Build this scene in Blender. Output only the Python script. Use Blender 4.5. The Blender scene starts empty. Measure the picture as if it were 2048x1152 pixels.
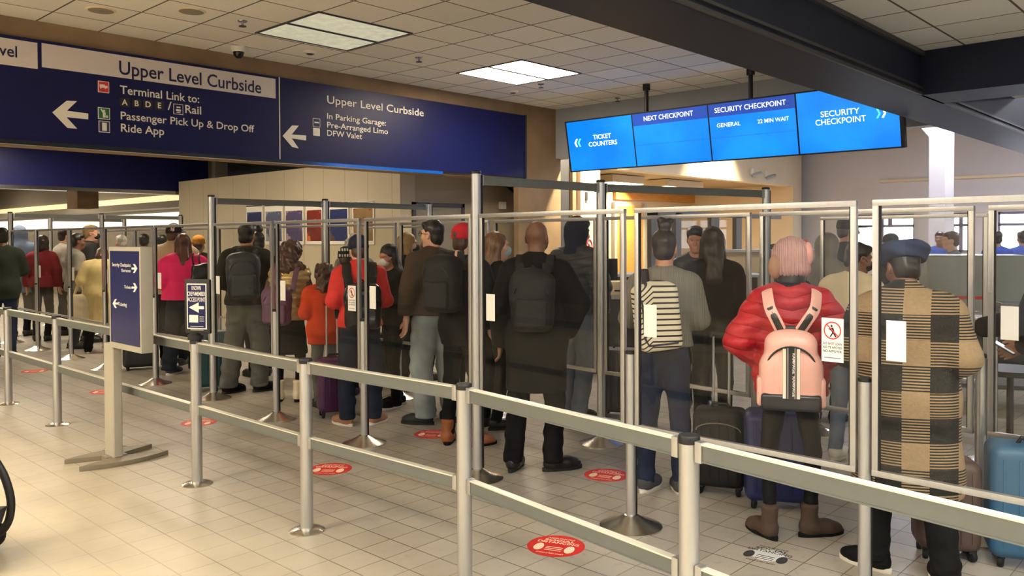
import bpy, bmesh, math, random
import numpy as np
from mathutils import Matrix, Vector
sc = bpy.context.scene
COL = sc.collection
R = math.radians
rng = np.random.RandomState(7)

# ------------------------------------------------------------------ camera
CAM_H, FPX, CXP, CYP = 1.65, 1655.0, 1024.0, 505.0
PITCH, ROLL, YAW = R(1.0), R(-0.26), R(46.9)
def _axes():
    cp, sp, cr, sr, c, s = math.cos(PITCH), math.sin(PITCH), math.cos(ROLL), math.sin(ROLL), math.cos(YAW), math.sin(YAW)
    right = np.array([c, -s, 0.0]); fl = np.array([s, c, 0.0]); z = np.array([0, 0, 1.0])
    fwd = fl * cp - z * sp; up = fl * sp + z * cp
    return right * cr + up * sr, -right * sr + up * cr, fwd
AX, AY, AZ = _axes()
EYE = np.array([0, 0, CAM_H])
cam = bpy.data.objects.new('camera', bpy.data.cameras.new('camera')); COL.objects.link(cam)
cam.matrix_world = Matrix(((AX[0], AY[0], -AZ[0], EYE[0]), (AX[1], AY[1], -AZ[1], EYE[1]), (AX[2], AY[2], -AZ[2], EYE[2]), (0, 0, 0, 1)))
cam.data.sensor_width = 36.0; cam.data.lens = 36.0 * FPX / 2048.0
cam.data.shift_y = -(576.0 - CYP) / 2048.0
cam.data.clip_start = 0.05; cam.data.clip_end = 200
sc.camera = cam
# ------------------------------------------------------------------ world, exposure
W = bpy.data.worlds.new('daylight'); sc.world = W; W.use_nodes = True
W.node_tree.nodes['Background'].inputs[0].default_value = (0.80, 0.90, 1.0, 1)
W.node_tree.nodes['Background'].inputs[1].default_value = 4.0
sc.view_settings.view_transform = 'Standard'; sc.view_settings.look = 'None'
sc.view_settings.gamma = 1.0; sc.view_settings.use_curve_mapping = False
sc.view_settings.exposure = 0.12
sc.cycles.transparent_max_bounces = 48
sc.cycles.max_bounces = 8; sc.cycles.diffuse_bounces = 4; sc.cycles.glossy_bounces = 4
sc.cycles.use_denoising = True
sc.cycles.sample_clamp_indirect = 6.0
LIT = 30.0            # emission of a lit ceiling troffer
WARM = (1.0, 0.80, 0.54); COOL = (0.93, 0.95, 1.0)

def ray(px, py): return AZ + AX * (px - CXP) / FPX - AY * (py - CYP) / FPX
def fl(px, py, z=0.0): d = ray(px, py); return EYE + d * (z - CAM_H) / d[2]
def on_x(px, py, X): d = ray(px, py); return EYE + d * X / d[0]
def on_y(px, py, Y): d = ray(px, py); return EYE + d * Y / d[1]
def at_d(px, depth):            # floor point under an image column at a depth along the view
    p = EYE + ray(px, 480) * depth; return (p[0], p[1])

# ------------------------------------------------------------------ materials
MATS = {}
def lin(c):
    return tuple((x / 255 / 12.92) if x / 255 <= 0.04045 else ((x / 255 + 0.055) / 1.055) ** 2.4 for x in c)
def mat(name, rgb, rough=0.6, metal=0.0, var=0.0, vscale=8.0, bump=0.0, bscale=60.0, stretch=(1, 1, 1), emit=0.0, spec=0.5, coat=0.0, alpha=None):
    if name in MATS: return MATS[name]
    m = bpy.data.materials.new(name); m.use_nodes = True; MATS[name] = m
    nt = m.node_tree; b = nt.nodes['Principled BSDF']
    c = lin(rgb) + (1.0,)
    b.inputs['Base Color'].default_value = c; b.inputs['Roughness'].default_value = rough
    b.inputs['Metallic'].default_value = metal; b.inputs['Specular IOR Level'].default_value = spec
    b.inputs['Coat Weight'].default_value = coat
    if emit:
        b.inputs['Emission Color'].default_value = c; b.inputs['Emission Strength'].default_value = emit
    if var or bump:
        tc = nt.nodes.new('ShaderNodeTexCoord'); mp = nt.nodes.new('ShaderNodeMapping')
        mp.inputs['Scale'].default_value = stretch; nt.links.new(tc.outputs['Object'], mp.inputs['Vector'])
    if var:
        n = nt.nodes.new('ShaderNodeTexNoise'); n.inputs['Scale'].default_value = vscale; n.inputs['Detail'].default_value = 4
        nt.links.new(mp.outputs[0], n.inputs['Vector'])
        r = nt.nodes.new('ShaderNodeMapRange'); r.inputs['From Min'].default_value = 0.3; r.inputs['From Max'].default_value = 0.7
        r.inputs['To Min'].default_value = 1 - var; r.inputs['To Max'].default_value = 1 + var
        nt.links.new(n.outputs['Fac'], r.inputs['Value'])
        hs = nt.nodes.new('ShaderNodeHueSaturation'); hs.inputs['Color'].default_value = c
        nt.links.new(r.outputs[0], hs.inputs['Value']); nt.links.new(hs.outputs[0], b.inputs['Base Color'])
    if bump:
        n2 = nt.nodes.new('ShaderNodeTexNoise'); n2.inputs['Scale'].default_value = bscale; n2.inputs['Detail'].default_value = 3
        nt.links.new(mp.outputs[0], n2.inputs['Vector'])
        bp = nt.nodes.new('ShaderNodeBump'); bp.inputs['Strength'].default_value = bump; bp.inputs['Distance'].default_value = 0.0025
        nt.links.new(n2.outputs['Fac'], bp.inputs['Height']); nt.links.new(bp.outputs[0], b.inputs['Normal'])
    return m
class NG:                      # tiny node-graph helper
    def __init__(s, name):
        s.m = bpy.data.materials.new(name); s.m.use_nodes = True; s.nt = s.m.node_tree; MATS[name] = s.m
        s.b = s.nt.nodes['Principled BSDF']; s.tc = s.nt.nodes.new('ShaderNodeTexCoord')
        s.sep = s.nt.nodes.new('ShaderNodeSeparateXYZ'); s.nt.links.new(s.tc.outputs['Object'], s.sep.inputs[0])
        s.x, s.y, s.z = s.sep.outputs
    def math(s, op, a, b=None, c=None):
        n = s.nt.nodes.new('ShaderNodeMath'); n.operation = op
        for i, v in enumerate((a, b, c)):
            if v is None: continue
            if isinstance(v, (int, float)): n.inputs[i].default_value = v
            else: s.nt.links.new(v, n.inputs[i])
        return n.outputs[0]
    def noise(s, scale, detail=3, vec=None):
        n = s.nt.nodes.new('ShaderNodeTexNoise'); n.inputs['Scale'].default_value = scale; n.inputs['Detail'].default_value = detail
        s.nt.links.new(vec or s.tc.outputs['Object'], n.inputs['Vector']); return n.outputs['Fac']
    def mix(s, f, a, b):
        n = s.nt.nodes.new('ShaderNodeMix'); n.data_type = 'RGBA'
        for sock, v in ((n.inputs[0], f), (n.inputs[6], a), (n.inputs[7], b)):
            if isinstance(v, (int, float)): sock.default_value = v
            elif isinstance(v, tuple): sock.default_value = (v + (1.0,))[:4]
            else: s.nt.links.new(v, sock)
        return n.outputs[2]
    def set(s, name, v):
        if isinstance(v, (int, float)): s.b.inputs[name].default_value = v
        elif isinstance(v, tuple): s.b.inputs[name].default_value = (v + (1.0,))[:4]
        else: s.nt.links.new(v, s.b.inputs[name])
    def bump(s, h, strength=0.3, dist=0.01):
        n = s.nt.nodes.new('ShaderNodeBump'); n.inputs['Strength'].default_value = strength; n.inputs['Distance'].default_value = dist
        s.nt.links.new(h, n.inputs['Height']); s.nt.links.new(n.outputs[0], s.b.inputs['Normal'])
    def line(s, v, period, off, w):      # 1 on lines of half width w
        t = s.math('ABSOLUTE', s.math('SUBTRACT', s.math('FRACT', s.math('DIVIDE', s.math('SUBTRACT', v, off), period)), 0.5))
        return s.math('GREATER_THAN', t, 0.5 - w / period)

# ------------------------------------------------------------------ mesh helpers
def chain(o):
    m = o.matrix_basis.copy()
    while o.parent is not None: o = o.parent; m = o.matrix_basis @ m
    return m
def link(name, me, m, parent=None):
    o = bpy.data.objects.new(name, me); COL.objects.link(o)
    if m is not None and not me.materials: me.materials.append(m)
    if parent is not None: o.parent = parent
    return o
def smooth_mesh(me, ang=38):
    me.polygons.foreach_set('use_smooth', np.ones(len(me.polygons), bool))
    if ang: me.set_sharp_from_angle(angle=R(ang))
class MB:
    def __init__(s): s.v = []; s.f = []
    def add(s, vs, fs):
        n = len(s.v); s.v += [tuple(map(float, v)) for v in vs]; s.f += [tuple(i + n for i in f) for f in fs]; return s
    def box(s, lo, hi, M=None):
        x0, y0, z0 = lo; x1, y1, z1 = hi
        vs = [(x0, y0, z0), (x1, y0, z0), (x1, y1, z0), (x0, y1, z0), (x0, y0, z1), (x1, y0, z1), (x1, y1, z1), (x0, y1, z1)]
        if M is not None: vs = [M @ Vector(v) for v in vs]
        return s.add(vs, [(0, 3, 2, 1), (4, 5, 6, 7), (0, 1, 5, 4), (1, 2, 6, 5), (2, 3, 7, 6), (3, 0, 4, 7)])
    def cbox(s, c, size, M=None):
        return s.box([c[i] - size[i] / 2 for i in range(3)], [c[i] + size[i] / 2 for i in range(3)], M)
    def lathe(s, prof, c=(0, 0, 0), n=28, caps=True):
        vs, fs = [], []
        for r, z in prof:
            for i in range(n):
                a = 2 * math.pi * i / n; vs.append((c[0] + r * math.cos(a), c[1] + r * math.sin(a), c[2] + z))
        for k in range(len(prof) - 1):
            for i in range(n):
                j = (i + 1) % n; fs.append((k * n + i, k * n + j, (k + 1) * n + j, (k + 1) * n + i))
        if caps: fs += [tuple(range(n - 1, -1, -1)), tuple((len(prof) - 1) * n + i for i in range(n))]
        return s.add(vs, fs)
    def tube(s, path, ra, rb=None, side=None, n=10, closed=False):
        rb = rb or ra; P = [Vector(p) for p in path]; vs, fs = [], []; L = len(P); prev = Vector(side) if side is not None else None
        for i, p in enumerate(P):
            a, b = (P[i - 1], P[(i + 1) % L]) if closed else (P[max(i - 1, 0)], P[min(i + 1, L - 1)])
            t = (b - a).normalized()
            u = prev if prev is not None else (Vector((0, 0, 1)) if abs(t.z) < 0.9 else Vector((1, 0, 0)))
            u = (u - t * u.dot(t)); u = u.normalized() if u.length > 1e-6 else t.orthogonal().normalized()
            prev = u; w = t.cross(u)
            for k in range(n):
                g = 2 * math.pi * k / n; vs.append(p + u * (ra * math.cos(g)) + w * (rb * math.sin(g)))
        for i in range(L if closed else L - 1):
            for k in range(n):
                j = (k + 1) % n; a, b = i * n, ((i + 1) % L) * n; fs.append((a + k, a + j, b + j, b + k))
        if not closed: fs += [tuple(range(n - 1, -1, -1)), tuple((L - 1) * n + k for k in range(n))]
        return s.add(vs, fs)
    def prism(s, poly, h0, h1, M=None):          # polygon in xy, extruded in z
        n = len(poly); vs = [(p[0], p[1], h0) for p in poly] + [(p[0], p[1], h1) for p in poly]
        if M is not None: vs = [M @ Vector(v) for v in vs]
        fs = [tuple(range(n - 1, -1, -1)), tuple(range(n, 2 * n))] + [(i, (i + 1) % n, n + (i + 1) % n, n + i) for i in range(n)]
        return s.add(vs, fs)
    def build(s, name, m, parent=None, smooth=38, world=False, bevel=0.0, seg=2):
        vs = s.v
        if world and parent is not None:
            I = chain(parent).inverted(); vs = [I @ Vector(v) for v in vs]
        me = bpy.data.meshes.new(name); me.from_pydata([tuple(v) for v in vs], [], s.f)
        if bevel:
            bm = bmesh.new(); bm.from_mesh(me)
            bmesh.ops.bevel(bm, geom=[e for e in bm.edges if len(e.link_faces) == 2 and e.calc_face_angle(0) > 0.6], offset=bevel, segments=seg, affect='EDGES', profile=0.7, clamp_overlap=True)
            bm.to_mesh(me); bm.free()
        bm = bmesh.new(); bm.from_mesh(me); bmesh.ops.recalc_face_normals(bm, faces=bm.faces); bm.to_mesh(me); bm.free()
        if smooth: smooth_mesh(me, smooth)
        return link(name, me, m, parent)
def tag(o, label, cat, group=None):
    o['label'] = label; o['category'] = cat
    if group: o['group'] = group
    return o
def thing(name, label, cat, loc=(0, 0, 0), rz=0.0, group=None):
    o = bpy.data.objects.new(name, None); COL.objects.link(o); o.empty_display_size = 0.1
    o.location = loc; o.rotation_euler = (0, 0, rz); o.matrix_basis = Matrix.Translation(loc) @ Matrix.Rotation(rz, 4, 'Z')
    return tag(o, label, cat, group)
def struct(name, mb, m, **k):
    o = mb.build(name, m, **k); o['kind'] = 'structure'; return o
def copy_tree(o, parent=None):
    c = o.copy(); COL.objects.link(c)
    if parent is not None: c.parent = parent
    for ch in list(o.children): copy_tree(ch, c)
    return c
class Plane:                    # a flat face in the place: origin o, unit axes u (right), v (up)
    def __init__(s, o, u, v):
        s.o = np.array(o, float); s.u = np.array(u, float); s.v = np.array(v, float)
        s.u /= np.linalg.norm(s.u); s.v /= np.linalg.norm(s.v); s.n = np.cross(s.u, s.v)
    def hit(s, px, py):
        d = ray(px, py); t = ((s.o - EYE) @ s.n) / (d @ s.n); p = EYE + d * t - s.o
        return float(p @ s.u), float(p @ s.v)
    def M(s, a=0, b=0, c=0):
        p = s.o + s.u * a + s.v * b + s.n * c
        return Matrix(((s.u[0], s.v[0], s.n[0], p[0]), (s.u[1], s.v[1], s.n[1], p[1]), (s.u[2], s.v[2], s.n[2], p[2]), (0, 0, 0, 1)))
    def rect(s, a0, b0, a1, b1, c0, c1, mb=None):
        mb = mb or MB(); return mb.box((min(a0, a1), min(b0, b1), c0), (max(a0, a1), max(b0, b1), c1), s.M())
    def poly(s, pts, c0, c1, mb=None):
        return (mb or MB()).prism(pts, c0, c1, s.M())
def text_mb(mb, body, M, width=None, height=1.0, bold=0.0, align='LEFT'):
    cu = bpy.data.curves.new('lettering', 'FONT'); cu.body = body; cu.size = 1.0; cu.offset = bold; cu.resolution_u = 3
    cu.extrude = 0.0; ob = bpy.data.objects.new('lettering', cu)
    me = bpy.data.meshes.new_from_object(ob)
    v = np.array([x.co[:] for x in me.vertices]) if len(me.vertices) else np.zeros((0, 3))
    f = [tuple(p.vertices) for p in me.polygons]
    bpy.data.objects.remove(ob); bpy.data.curves.remove(cu); bpy.data.meshes.remove(me)
    if not len(v): return mb
    v[:, 0] -= v[:, 0].min(); w = v[:, 0].max()
    v[:, 1] *= height / 0.70; sx = (width / w) if width else height / 0.70
    v[:, 0] *= sx
    if align == 'CENTER': v[:, 0] -= v[:, 0].max() / 2
    if align == 'RIGHT': v[:, 0] -= v[:, 0].max()
    return mb.add([M @ Vector(p) for p in v], f)
def text_px(mb, pl, body, p0, p1, cap, c=0.004, bold=0.012):
    """lettering on a plane between two seen baseline ends; cap = height of a capital"""
    a0, b0 = pl.hit(*p0); a1, b1 = pl.hit(*p1)
    return text_mb(mb, body, pl.M(a0, (b0 + b1) / 2, c), width=a1 - a0, height=cap, bold=bold)
# ------------------------------------------------------------------ smooth solid surfaces (used for bodies, clothes, bags)
def _prim_box(p):
    k = p[0]
    if k == 'c':
        a, b, ra, rb, s = p[1:6]; r = max(ra, rb); s = np.array(s) * r
        return np.minimum(a, b) - s, np.maximum(a, b) + s
    if k == 'e':
        r = max(p[2]) if p[3] is not None else np.array(p[2]); return np.array(p[1]) - r, np.array(p[1]) + r
    if k == 'b':
        r = np.linalg.norm(p[2]) if p[4] is not None else np.array(p[2]); return np.array(p[1]) - r, np.array(p[1]) + r
def _prim_d(p, X, Y, Z):
    k = p[0]
    if k == 'c':
        a, b, ra, rb, s = p[1:6]; s = np.array(s, float); a = np.array(a) / s; b = np.array(b) / s
        x, y, z = X / s[0] - a[0], Y / s[1] - a[1], Z / s[2] - a[2]; d = b - a; L = d @ d + 1e-12
        t = np.clip((x * d[0] + y * d[1] + z * d[2]) / L, 0, 1)
        return (np.sqrt((x - t * d[0]) ** 2 + (y - t * d[1]) ** 2 + (z - t * d[2]) ** 2) - (ra + (rb - ra) * t)) * s.min()
    c = p[1]; x, y, z = X - c[0], Y - c[1], Z - c[2]
    M = p[3] if k == 'e' else p[4]
    if M is not None:
        I = np.array(M).T
        x, y, z = I[0, 0] * x + I[0, 1] * y + I[0, 2] * z, I[1, 0] * x + I[1, 1] * y + I[1, 2] * z, I[2, 0] * x + I[2, 1] * y + I[2, 2] * z
    if k == 'e':
        r = p[2]; q = np.sqrt((x / r[0]) ** 2 + (y / r[1]) ** 2 + (z / r[2]) ** 2)
        return (q - 1) * min(r)
    h, rd = p[2], p[3]
    qx, qy, qz = np.abs(x) - h[0] + rd, np.abs(y) - h[1] + rd, np.abs(z) - h[2] + rd
    return np.sqrt(np.maximum(qx, 0) ** 2 + np.maximum(qy, 0) ** 2 + np.maximum(qz, 0) ** 2) + np.minimum(np.maximum(qx, np.maximum(qy, qz)), 0) - rd
def cone(a, b, ra, rb, s=(1, 1, 1), k=0.03, op='u'): return ('c', np.array(a, float), np.array(b, float), ra, rb, s, k, op)
def ell(c, r, M=None, k=0.03, op='u'): return ('e', np.array(c, float), r, M, k, op)
def rbox(c, h, rd, M=None, k=0.02, op='u'): return ('b', np.array(c, float), h, rd, M, k, op)
def _axis(lo, hi, h, fine):
    out = [lo]
    while out[-1] < hi:
        st = h
        for f0, f1, fh in fine:
            if f0 - h < out[-1] < f1: st = min(st, fh)
        out.append(out[-1] + st)
    return np.array(out)
def surf(prims, h, disp=None, cuts=(), finez=(), hy=None):
    """vertices, quads of the smooth union of primitives, by surface nets on a rectilinear grid"""
    lo = np.min([_prim_box(p)[0] for p in prims if p[-1] == 'u'], 0) - 2.5 * h - 0.01
    hi = np.max([_prim_box(p)[1] for p in prims if p[-1] == 'u'], 0) + 2.5 * h + 0.01
    ax = [_axis(lo[0], hi[0], h, ()), _axis(lo[1], hi[1], hy or h, ()), _axis(lo[2], hi[2], h if not finez else finez[0], finez[1:] if finez else ())]
    n = [len(a) for a in ax]; D = np.full(n, 0.3, np.float32)
    for p in prims:
        k, op = p[-2], p[-1]; a, b = _prim_box(p); m = k + 0.05
        i0 = [max(0, np.searchsorted(ax[j], a[j] - m) - 1) for j in range(3)]; i1 = [min(n[j], np.searchsorted(ax[j], b[j] + m) + 2) for j in range(3)]
        if any(i1[j] <= i0[j] for j in range(3)): continue
        sl = tuple(slice(i0[j], i1[j]) for j in range(3))
        X, Y, Z = ax[0][sl[0]][:, None, None], ax[1][sl[1]][None, :, None], ax[2][sl[2]][None, None, :]
        d = _prim_d(p, X, Y, Z).astype(np.float32); o = D[sl]
        if op == 'u':
            hh = np.maximum(k - np.abs(o - d), 0) / max(k, 1e-6); D[sl] = np.minimum(o, d) - hh * hh * k * 0.25
        else:
            d = -d; hh = np.maximum(k - np.abs(o - d), 0) / max(k, 1e-6); D[sl] = np.maximum(o, d) + hh * hh * k * 0.25
    X, Y, Z = ax[0][:, None, None], ax[1][None, :, None], ax[2][None, None, :]
    if disp is not None: D = D + disp(X, Y, Z).astype(np.float32)
    for nrm, off in cuts: D = np.maximum(D, (X * nrm[0] + Y * nrm[1] + Z * nrm[2] - off).astype(np.float32))
    D[0], D[-1], D[:, 0], D[:, -1], D[:, :, 0], D[:, :, -1] = (1,) * 6
    S = D < 0
    cnt = sum(S[i:n[0] - 1 + i, j:n[1] - 1 + j, k:n[2] - 1 + k].astype(np.int8) for i in (0, 1) for j in (0, 1) for k in (0, 1))
    cell = (cnt > 0) & (cnt < 8); I = np.argwhere(cell); idx = np.full(cell.shape, -1, np.int64); idx[cell] = np.arange(len(I))
    acc = np.zeros((len(I), 3)); num = np.zeros(len(I))
    cor = [(i, j, k) for i in (0, 1) for j in (0, 1) for k in (0, 1)]
    P = lambda c: np.stack([ax[j][I[:, j] + c[j]] for j in range(3)], 1)
    V = lambda c: D[I[:, 0] + c[0], I[:, 1] + c[1], I[:, 2] + c[2]]
    for a in cor:
        for j in range(3):
            if a[j]: continue
            b = tuple(1 if q == j else a[q] for q in range(3)); da, db = V(a), V(b); m = (da < 0) != (db < 0)
            t = np.where(m, da / np.where(m, da - db, 1), 0)
            pt = P(a) + (P(b) - P(a)) * t[:, None]; acc[m] += pt[m]; num[m] += 1
    vs = acc / num[:, None]; qs = []
    for j in range(3):
        u, w = [(1, 2), (2, 0), (0, 1)][j]
        s0 = [slice(1, -1)] * 3; s0[j] = slice(0, n[j] - 1); s1 = list(s0); s1[j] = slice(1, n[j])
        A, B = S[tuple(s0)], S[tuple(s1)]
        for want, flip in ((A & ~B, False), (~A & B, True)):
            E = np.argwhere(want)
            if not len(E): continue
            base = E + np.array([0 if q == j else 1 for q in range(3)])
            def ci(du, dw):
                c = base.copy(); c[:, u] -= du; c[:, w] -= dw; return idx[c[:, 0], c[:, 1], c[:, 2]]
            q = np.stack([ci(1, 1), ci(0, 1), ci(0, 0), ci(1, 0)], 1)
            qs.append(q[:, ::-1] if flip else q)
    return vs, (np.concatenate(qs) if qs else np.zeros((0, 4), int))
def quad_mesh(name, vs, qs, ang=None):
    me = bpy.data.meshes.new(name); me.vertices.add(len(vs)); me.vertices.foreach_set('co', np.asarray(vs, np.float32).ravel())
    me.loops.add(len(qs) * 4); me.loops.foreach_set('vertex_index', np.asarray(qs, np.int32).ravel())
    me.polygons.add(len(qs)); me.polygons.foreach_set('loop_start', np.arange(0, len(qs) * 4, 4, dtype=np.int32))
    me.update(calc_edges=True); smooth_mesh(me, ang); return me
def relax(vs, qs, it=1, f=0.5):
    for _ in range(it):
        s = np.zeros_like(vs); c = np.zeros(len(vs))
        for a, b in ((0, 1), (1, 2), (2, 3), (3, 0)):
            np.add.at(s, qs[:, a], vs[qs[:, b]]); np.add.at(s, qs[:, b], vs[qs[:, a]]); np.add.at(c, qs[:, a], 1); np.add.at(c, qs[:, b], 1)
        vs = vs * (1 - f) + f * s / np.maximum(c, 1)[:, None]
    return vs
def wrinkle(amp, freq, seed, zs=1.6):
    r = np.random.RandomState(seed); ws = []
    for _ in range(5):
        d = r.randn(3); d /= np.linalg.norm(d); d[2] *= zs; ws.append((d * freq * (0.6 + 0.9 * r.rand()), r.rand() * 6.28))
    def f(X, Y, Z):
        t = 0
        for d, ph in ws: t = t + np.sin(X * d[0] + Y * d[1] + Z * d[2] + ph)
        return t * (amp / 3)
    return f
def quilt(amp, period, seed):
    w = wrinkle(0.004, 30, seed)
    return lambda X, Y, Z: -amp * np.abs(np.sin(math.pi * (Z + 0.12 * np.abs(X)) / period)) + amp * 0.6 + w(X, Y, Z) + 0 * Y
def Rz(a): c, s = math.cos(a), math.sin(a); return np.array([[c, -s, 0], [s, c, 0], [0, 0, 1.0]])
def Rx(a): c, s = math.cos(a), math.sin(a); return np.array([[1, 0, 0], [0, c, -s], [0, s, c.real]])
def Ry(a): c, s = math.cos(a), math.sin(a); return np.array([[c, 0, s], [0, 1, 0], [-s, 0, c]])

# ------------------------------------------------------------------ people
SKIN = {'tan': (178, 124, 96), 'light': (214, 164, 136), 'dark': (92, 62, 48), 'brown': (120, 82, 62)}
def skin(k): return mat('skin_' + k, SKIN[k], 0.5, var=0.06, vscale=14, bump=0.05, bscale=120)
def hairm(k):
    c = {'black': (22, 18, 17), 'dark': (36, 27, 22), 'brown': (72, 46, 32), 'blond': (150, 118, 72), 'light': (110, 78, 50), 'white': (190, 185, 175), 'auburn': (84, 48, 32)}[k]
    return mat('hair_' + k, c, 0.42, var=0.35, vscale=30, bump=0.3, bscale=30, stretch=(4, 4, 0.6))
class Person: pass
_SHOES = {}
def shoe_mesh(kind):
    if kind in _SHOES: return _SHOES[kind]
    boot = kind == 'boot'
    pr = [ell((0, 0.075, 0.035), (0.047, 0.095, 0.046)), ell((0, -0.05, 0.045), (0.038, 0.055, 0.055)), cone((0, -0.035, 0.05), (0, 0.06, 0.045), 0.041, 0.044),
          cone((0, -0.045, 0.06), (0, -0.045, 0.20 if boot else 0.085), 0.044, 0.05 if boot else 0.042)]
    vs, qs = surf(pr, 0.009, disp=wrinkle(0.003, 60, 3) if boot else None, cuts=[((0, 0, -1), -0.016), ((0, 0, 1), 0.19 if boot else 0.088)])
    up = quad_mesh('shoe', relax(vs, qs, 1), qs, 60)
    sole = [(0.040 * math.cos(t) * (1.12 if math.sin(t) > 0 else 0.95), 0.14 * math.sin(t) + 0.032 if math.sin(t) > 0 else 0.145 * math.sin(t) + 0.032) for t in np.linspace(0, 2 * math.pi, 29)[:-1]]
    mb = MB(); n = len(sole)
    mb.prism([(x * 1.06, y * 1.02) for x, y in sole], 0.0, 0.026)
    o = mb.build('sole', None, bevel=0.005); sm = o.data; bpy.data.objects.remove(o)
    _SHOES[kind] = (up, sm); return _SHOES[kind]
ARMS = {  # elbow, wrist for the right arm (x > 0)
    'hang': ((0.245, -0.03, 1.16), (0.255, 0.02, 0.91)), 'front': ((0.235, -0.03, 1.17), (0.11, 0.20, 1.12)),
    'phone': ((0.225, 0.02, 1.17), (0.09, 0.235, 1.24)), 'pocket': ((0.30, -0.075, 1.19), (0.22, 0.075, 0.98)),
    'out': ((0.29, -0.02, 1.19), (0.33, 0.15, 1.06)), 'reach': ((0.24, 0.05, 1.19), (0.2, 0.32, 1.14)),
    'hips': ((0.31, -0.05, 1.18), (0.20, 0.10, 1.05))}
def hand_prims(w, d, side, k=0.012):
    """palm, four fingers and a thumb growing from the wrist w along d; fingers fan along the local y axis"""
    w = np.array(w); d = np.array(d) / np.linalg.norm(d); fan = np.array([0, 1.0, 0]) - d * d[1]
    if np.linalg.norm(fan) < 0.5: fan = np.array([0, 0, 1.0]) - d * d[2]
    fan /= np.linalg.norm(fan); inn = np.cross(d, fan) * side; out = []
    for i, (o, ln) in enumerate(((0.033, 0.072), (0.011, 0.082), (-0.011, 0.076), (-0.032, 0.06))):
        kn = w + d * 0.088 + fan * o; out.append(cone(w + fan * o * 0.6 + d * 0.008, kn, 0.016, 0.0125, k=0.02))
        m = kn + d * ln * 0.5 + inn * 0.008; e = m + d * ln * 0.38 + inn * 0.022
        out += [cone(kn, m, 0.0105, 0.0095, k=0.003), cone(m, e, 0.0093, 0.0075, k=0.003)]
    t0 = w + d * 0.03 + fan * 0.032; t1 = t0 + d * 0.035 + fan * 0.028 + inn * 0.014; t2 = t1 + d * 0.032 + fan * 0.004 + inn * 0.006
    return out + [cone(t0, t1, 0.014, 0.0115, k=0.008), cone(t1, t2, 0.011, 0.0085, k=0.003)]
def person(label, xy, a, h=1.72, sk='tan', top='jacket', topm=None, hem=0.92, loose=0.0, flare=0.0, hood=None, hoodm=None, collar=0.0, bot='pants', botm=None, bl=0.0, bhem=0.06,
           shoe='shoe', shoem=None, solem=None, hair='short', hc='dark', arms=('hang', 'hang'), head=(0, 0), stance=0.1, step=0.0, lean=0.0, broad=1.0, toes=(12, -12),
           gear=None, gearm=None, mask=None, glasses=False, fine=True, face=False, wr=0.006, scarf=None, sleeve=1.0, hscale=1.0, fs=1.06):
    g = Person(); s = h / 1.76
    sight = math.atan2(xy[0], xy[1]); rz = -sight + R(a)
    root = thing('person', label, 'person', (xy[0], xy[1], 0), rz); g.root = root; g.rz = rz; g.s = s
    def warp(P):
        P = np.array(P, float).reshape(-1, 3).copy()
        f = 1 + (broad - 1) * (1 - np.clip((P[:, 2] - 1.42) / 0.1, 0, 1)); P[:, 0] *= f; P[:, 1] *= f
        t = np.clip((P[:, 2] - 0.93) / 0.5, 0, 1); an = lean * t; c, n = np.cos(an), np.sin(an); y, z = P[:, 1].copy(), P[:, 2] - 0.93
        P[:, 1] = y * c + z * n; P[:, 2] = 0.93 + z * c - y * n
        return P * s
    g.warp = warp; Mw = root.matrix_basis
    g.world = lambda P: [Mw @ Vector(p) for p in warp(P)]
    hv = 0.008 if fine else 0.014; cv = 0.012 if fine else 0.017
    def part(name, prims, m, v, parent=root, disp=None, cuts=(), rel=1, finez=(), ang=None, hy=None):
        vs, qs = surf(prims, v, disp, cuts, finez, hy)
        if rel: vs = relax(vs, qs, rel)
        return link(name, quad_mesh(name, warp(vs), qs, ang), m, parent)
    seed = int(abs(xy[0] * 131 + xy[1] * 977)) % 9999
    # ---- body
    HR = Rz(R(head[0])) @ Rx(R(head[1])); NB = np.array([0, -0.005, 1.51]); HC = NB + HR @ np.array([0, 0.03, 0.135])
    hs = hscale
    H = lambda p: HC + HR @ (np.array(p) * hs)
    E = lambda c, r, k=0.02, op='u': ell(H(c), tuple(q * hs for q in r), HR, k, op)
    C = lambda p, q, ra, rb, k=0.02: cone(H(p), H(q), ra * hs, rb * hs, k=k)
    body = [E((0, -0.012, 0.033), (0.076, 0.097, 0.086)), E((0, 0.022, -0.045), (0.058, 0.07, 0.074), 0.04), E((0, 0.062, -0.1), (0.026, 0.026, 0.02), 0.03),
            C((0, 0.088, 0.008), (0, 0.109, -0.03), 0.009, 0.0135, 0.015), E((0, 0.081, 0.024), (0.05, 0.016, 0.012), 0.02),
            E((0, 0.085, -0.062), (0.024, 0.012, 0.006), 0.006), E((0, 0.084, -0.073), (0.02, 0.012, 0.006), 0.006)]
    for q in (-1, 1):
        body += [E((q * 0.032, 0.102, 0.002), (0.017, 0.016, 0.011), 0.012, 's'), E((q * 0.078, -0.008, -0.008), (0.011, 0.021, 0.033), 0.008),
                 E((q * 0.085, -0.004, -0.006), (0.006, 0.011, 0.018), 0.006, 's'), E((q * 0.045, 0.062, -0.03), (0.02, 0.02, 0.02), 0.03)]
    body += [cone(H((0, -0.02, -0.05)), (0, -0.02, 1.44), 0.054, 0.064, k=0.03), cone((0, 0, 1.36), (0, 0, 1.0), 0.135, 0.12, (1, 0.62, 1), 0.05),
             cone((-0.13, -0.01, 1.40), (0.13, -0.01, 1.40), 0.05, 0.05, k=0.05), ell((0, -0.01, 0.95), (0.14, 0.1, 0.1), k=0.05)]
    ankle = lambda q, z: np.array([q * stance + 0.045 * math.sin(R(toes[0 if q < 0 else 1])), -0.022 - q * step - 0.045 * math.cos(R(toes[0 if q < 0 else 1])), z])
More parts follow.
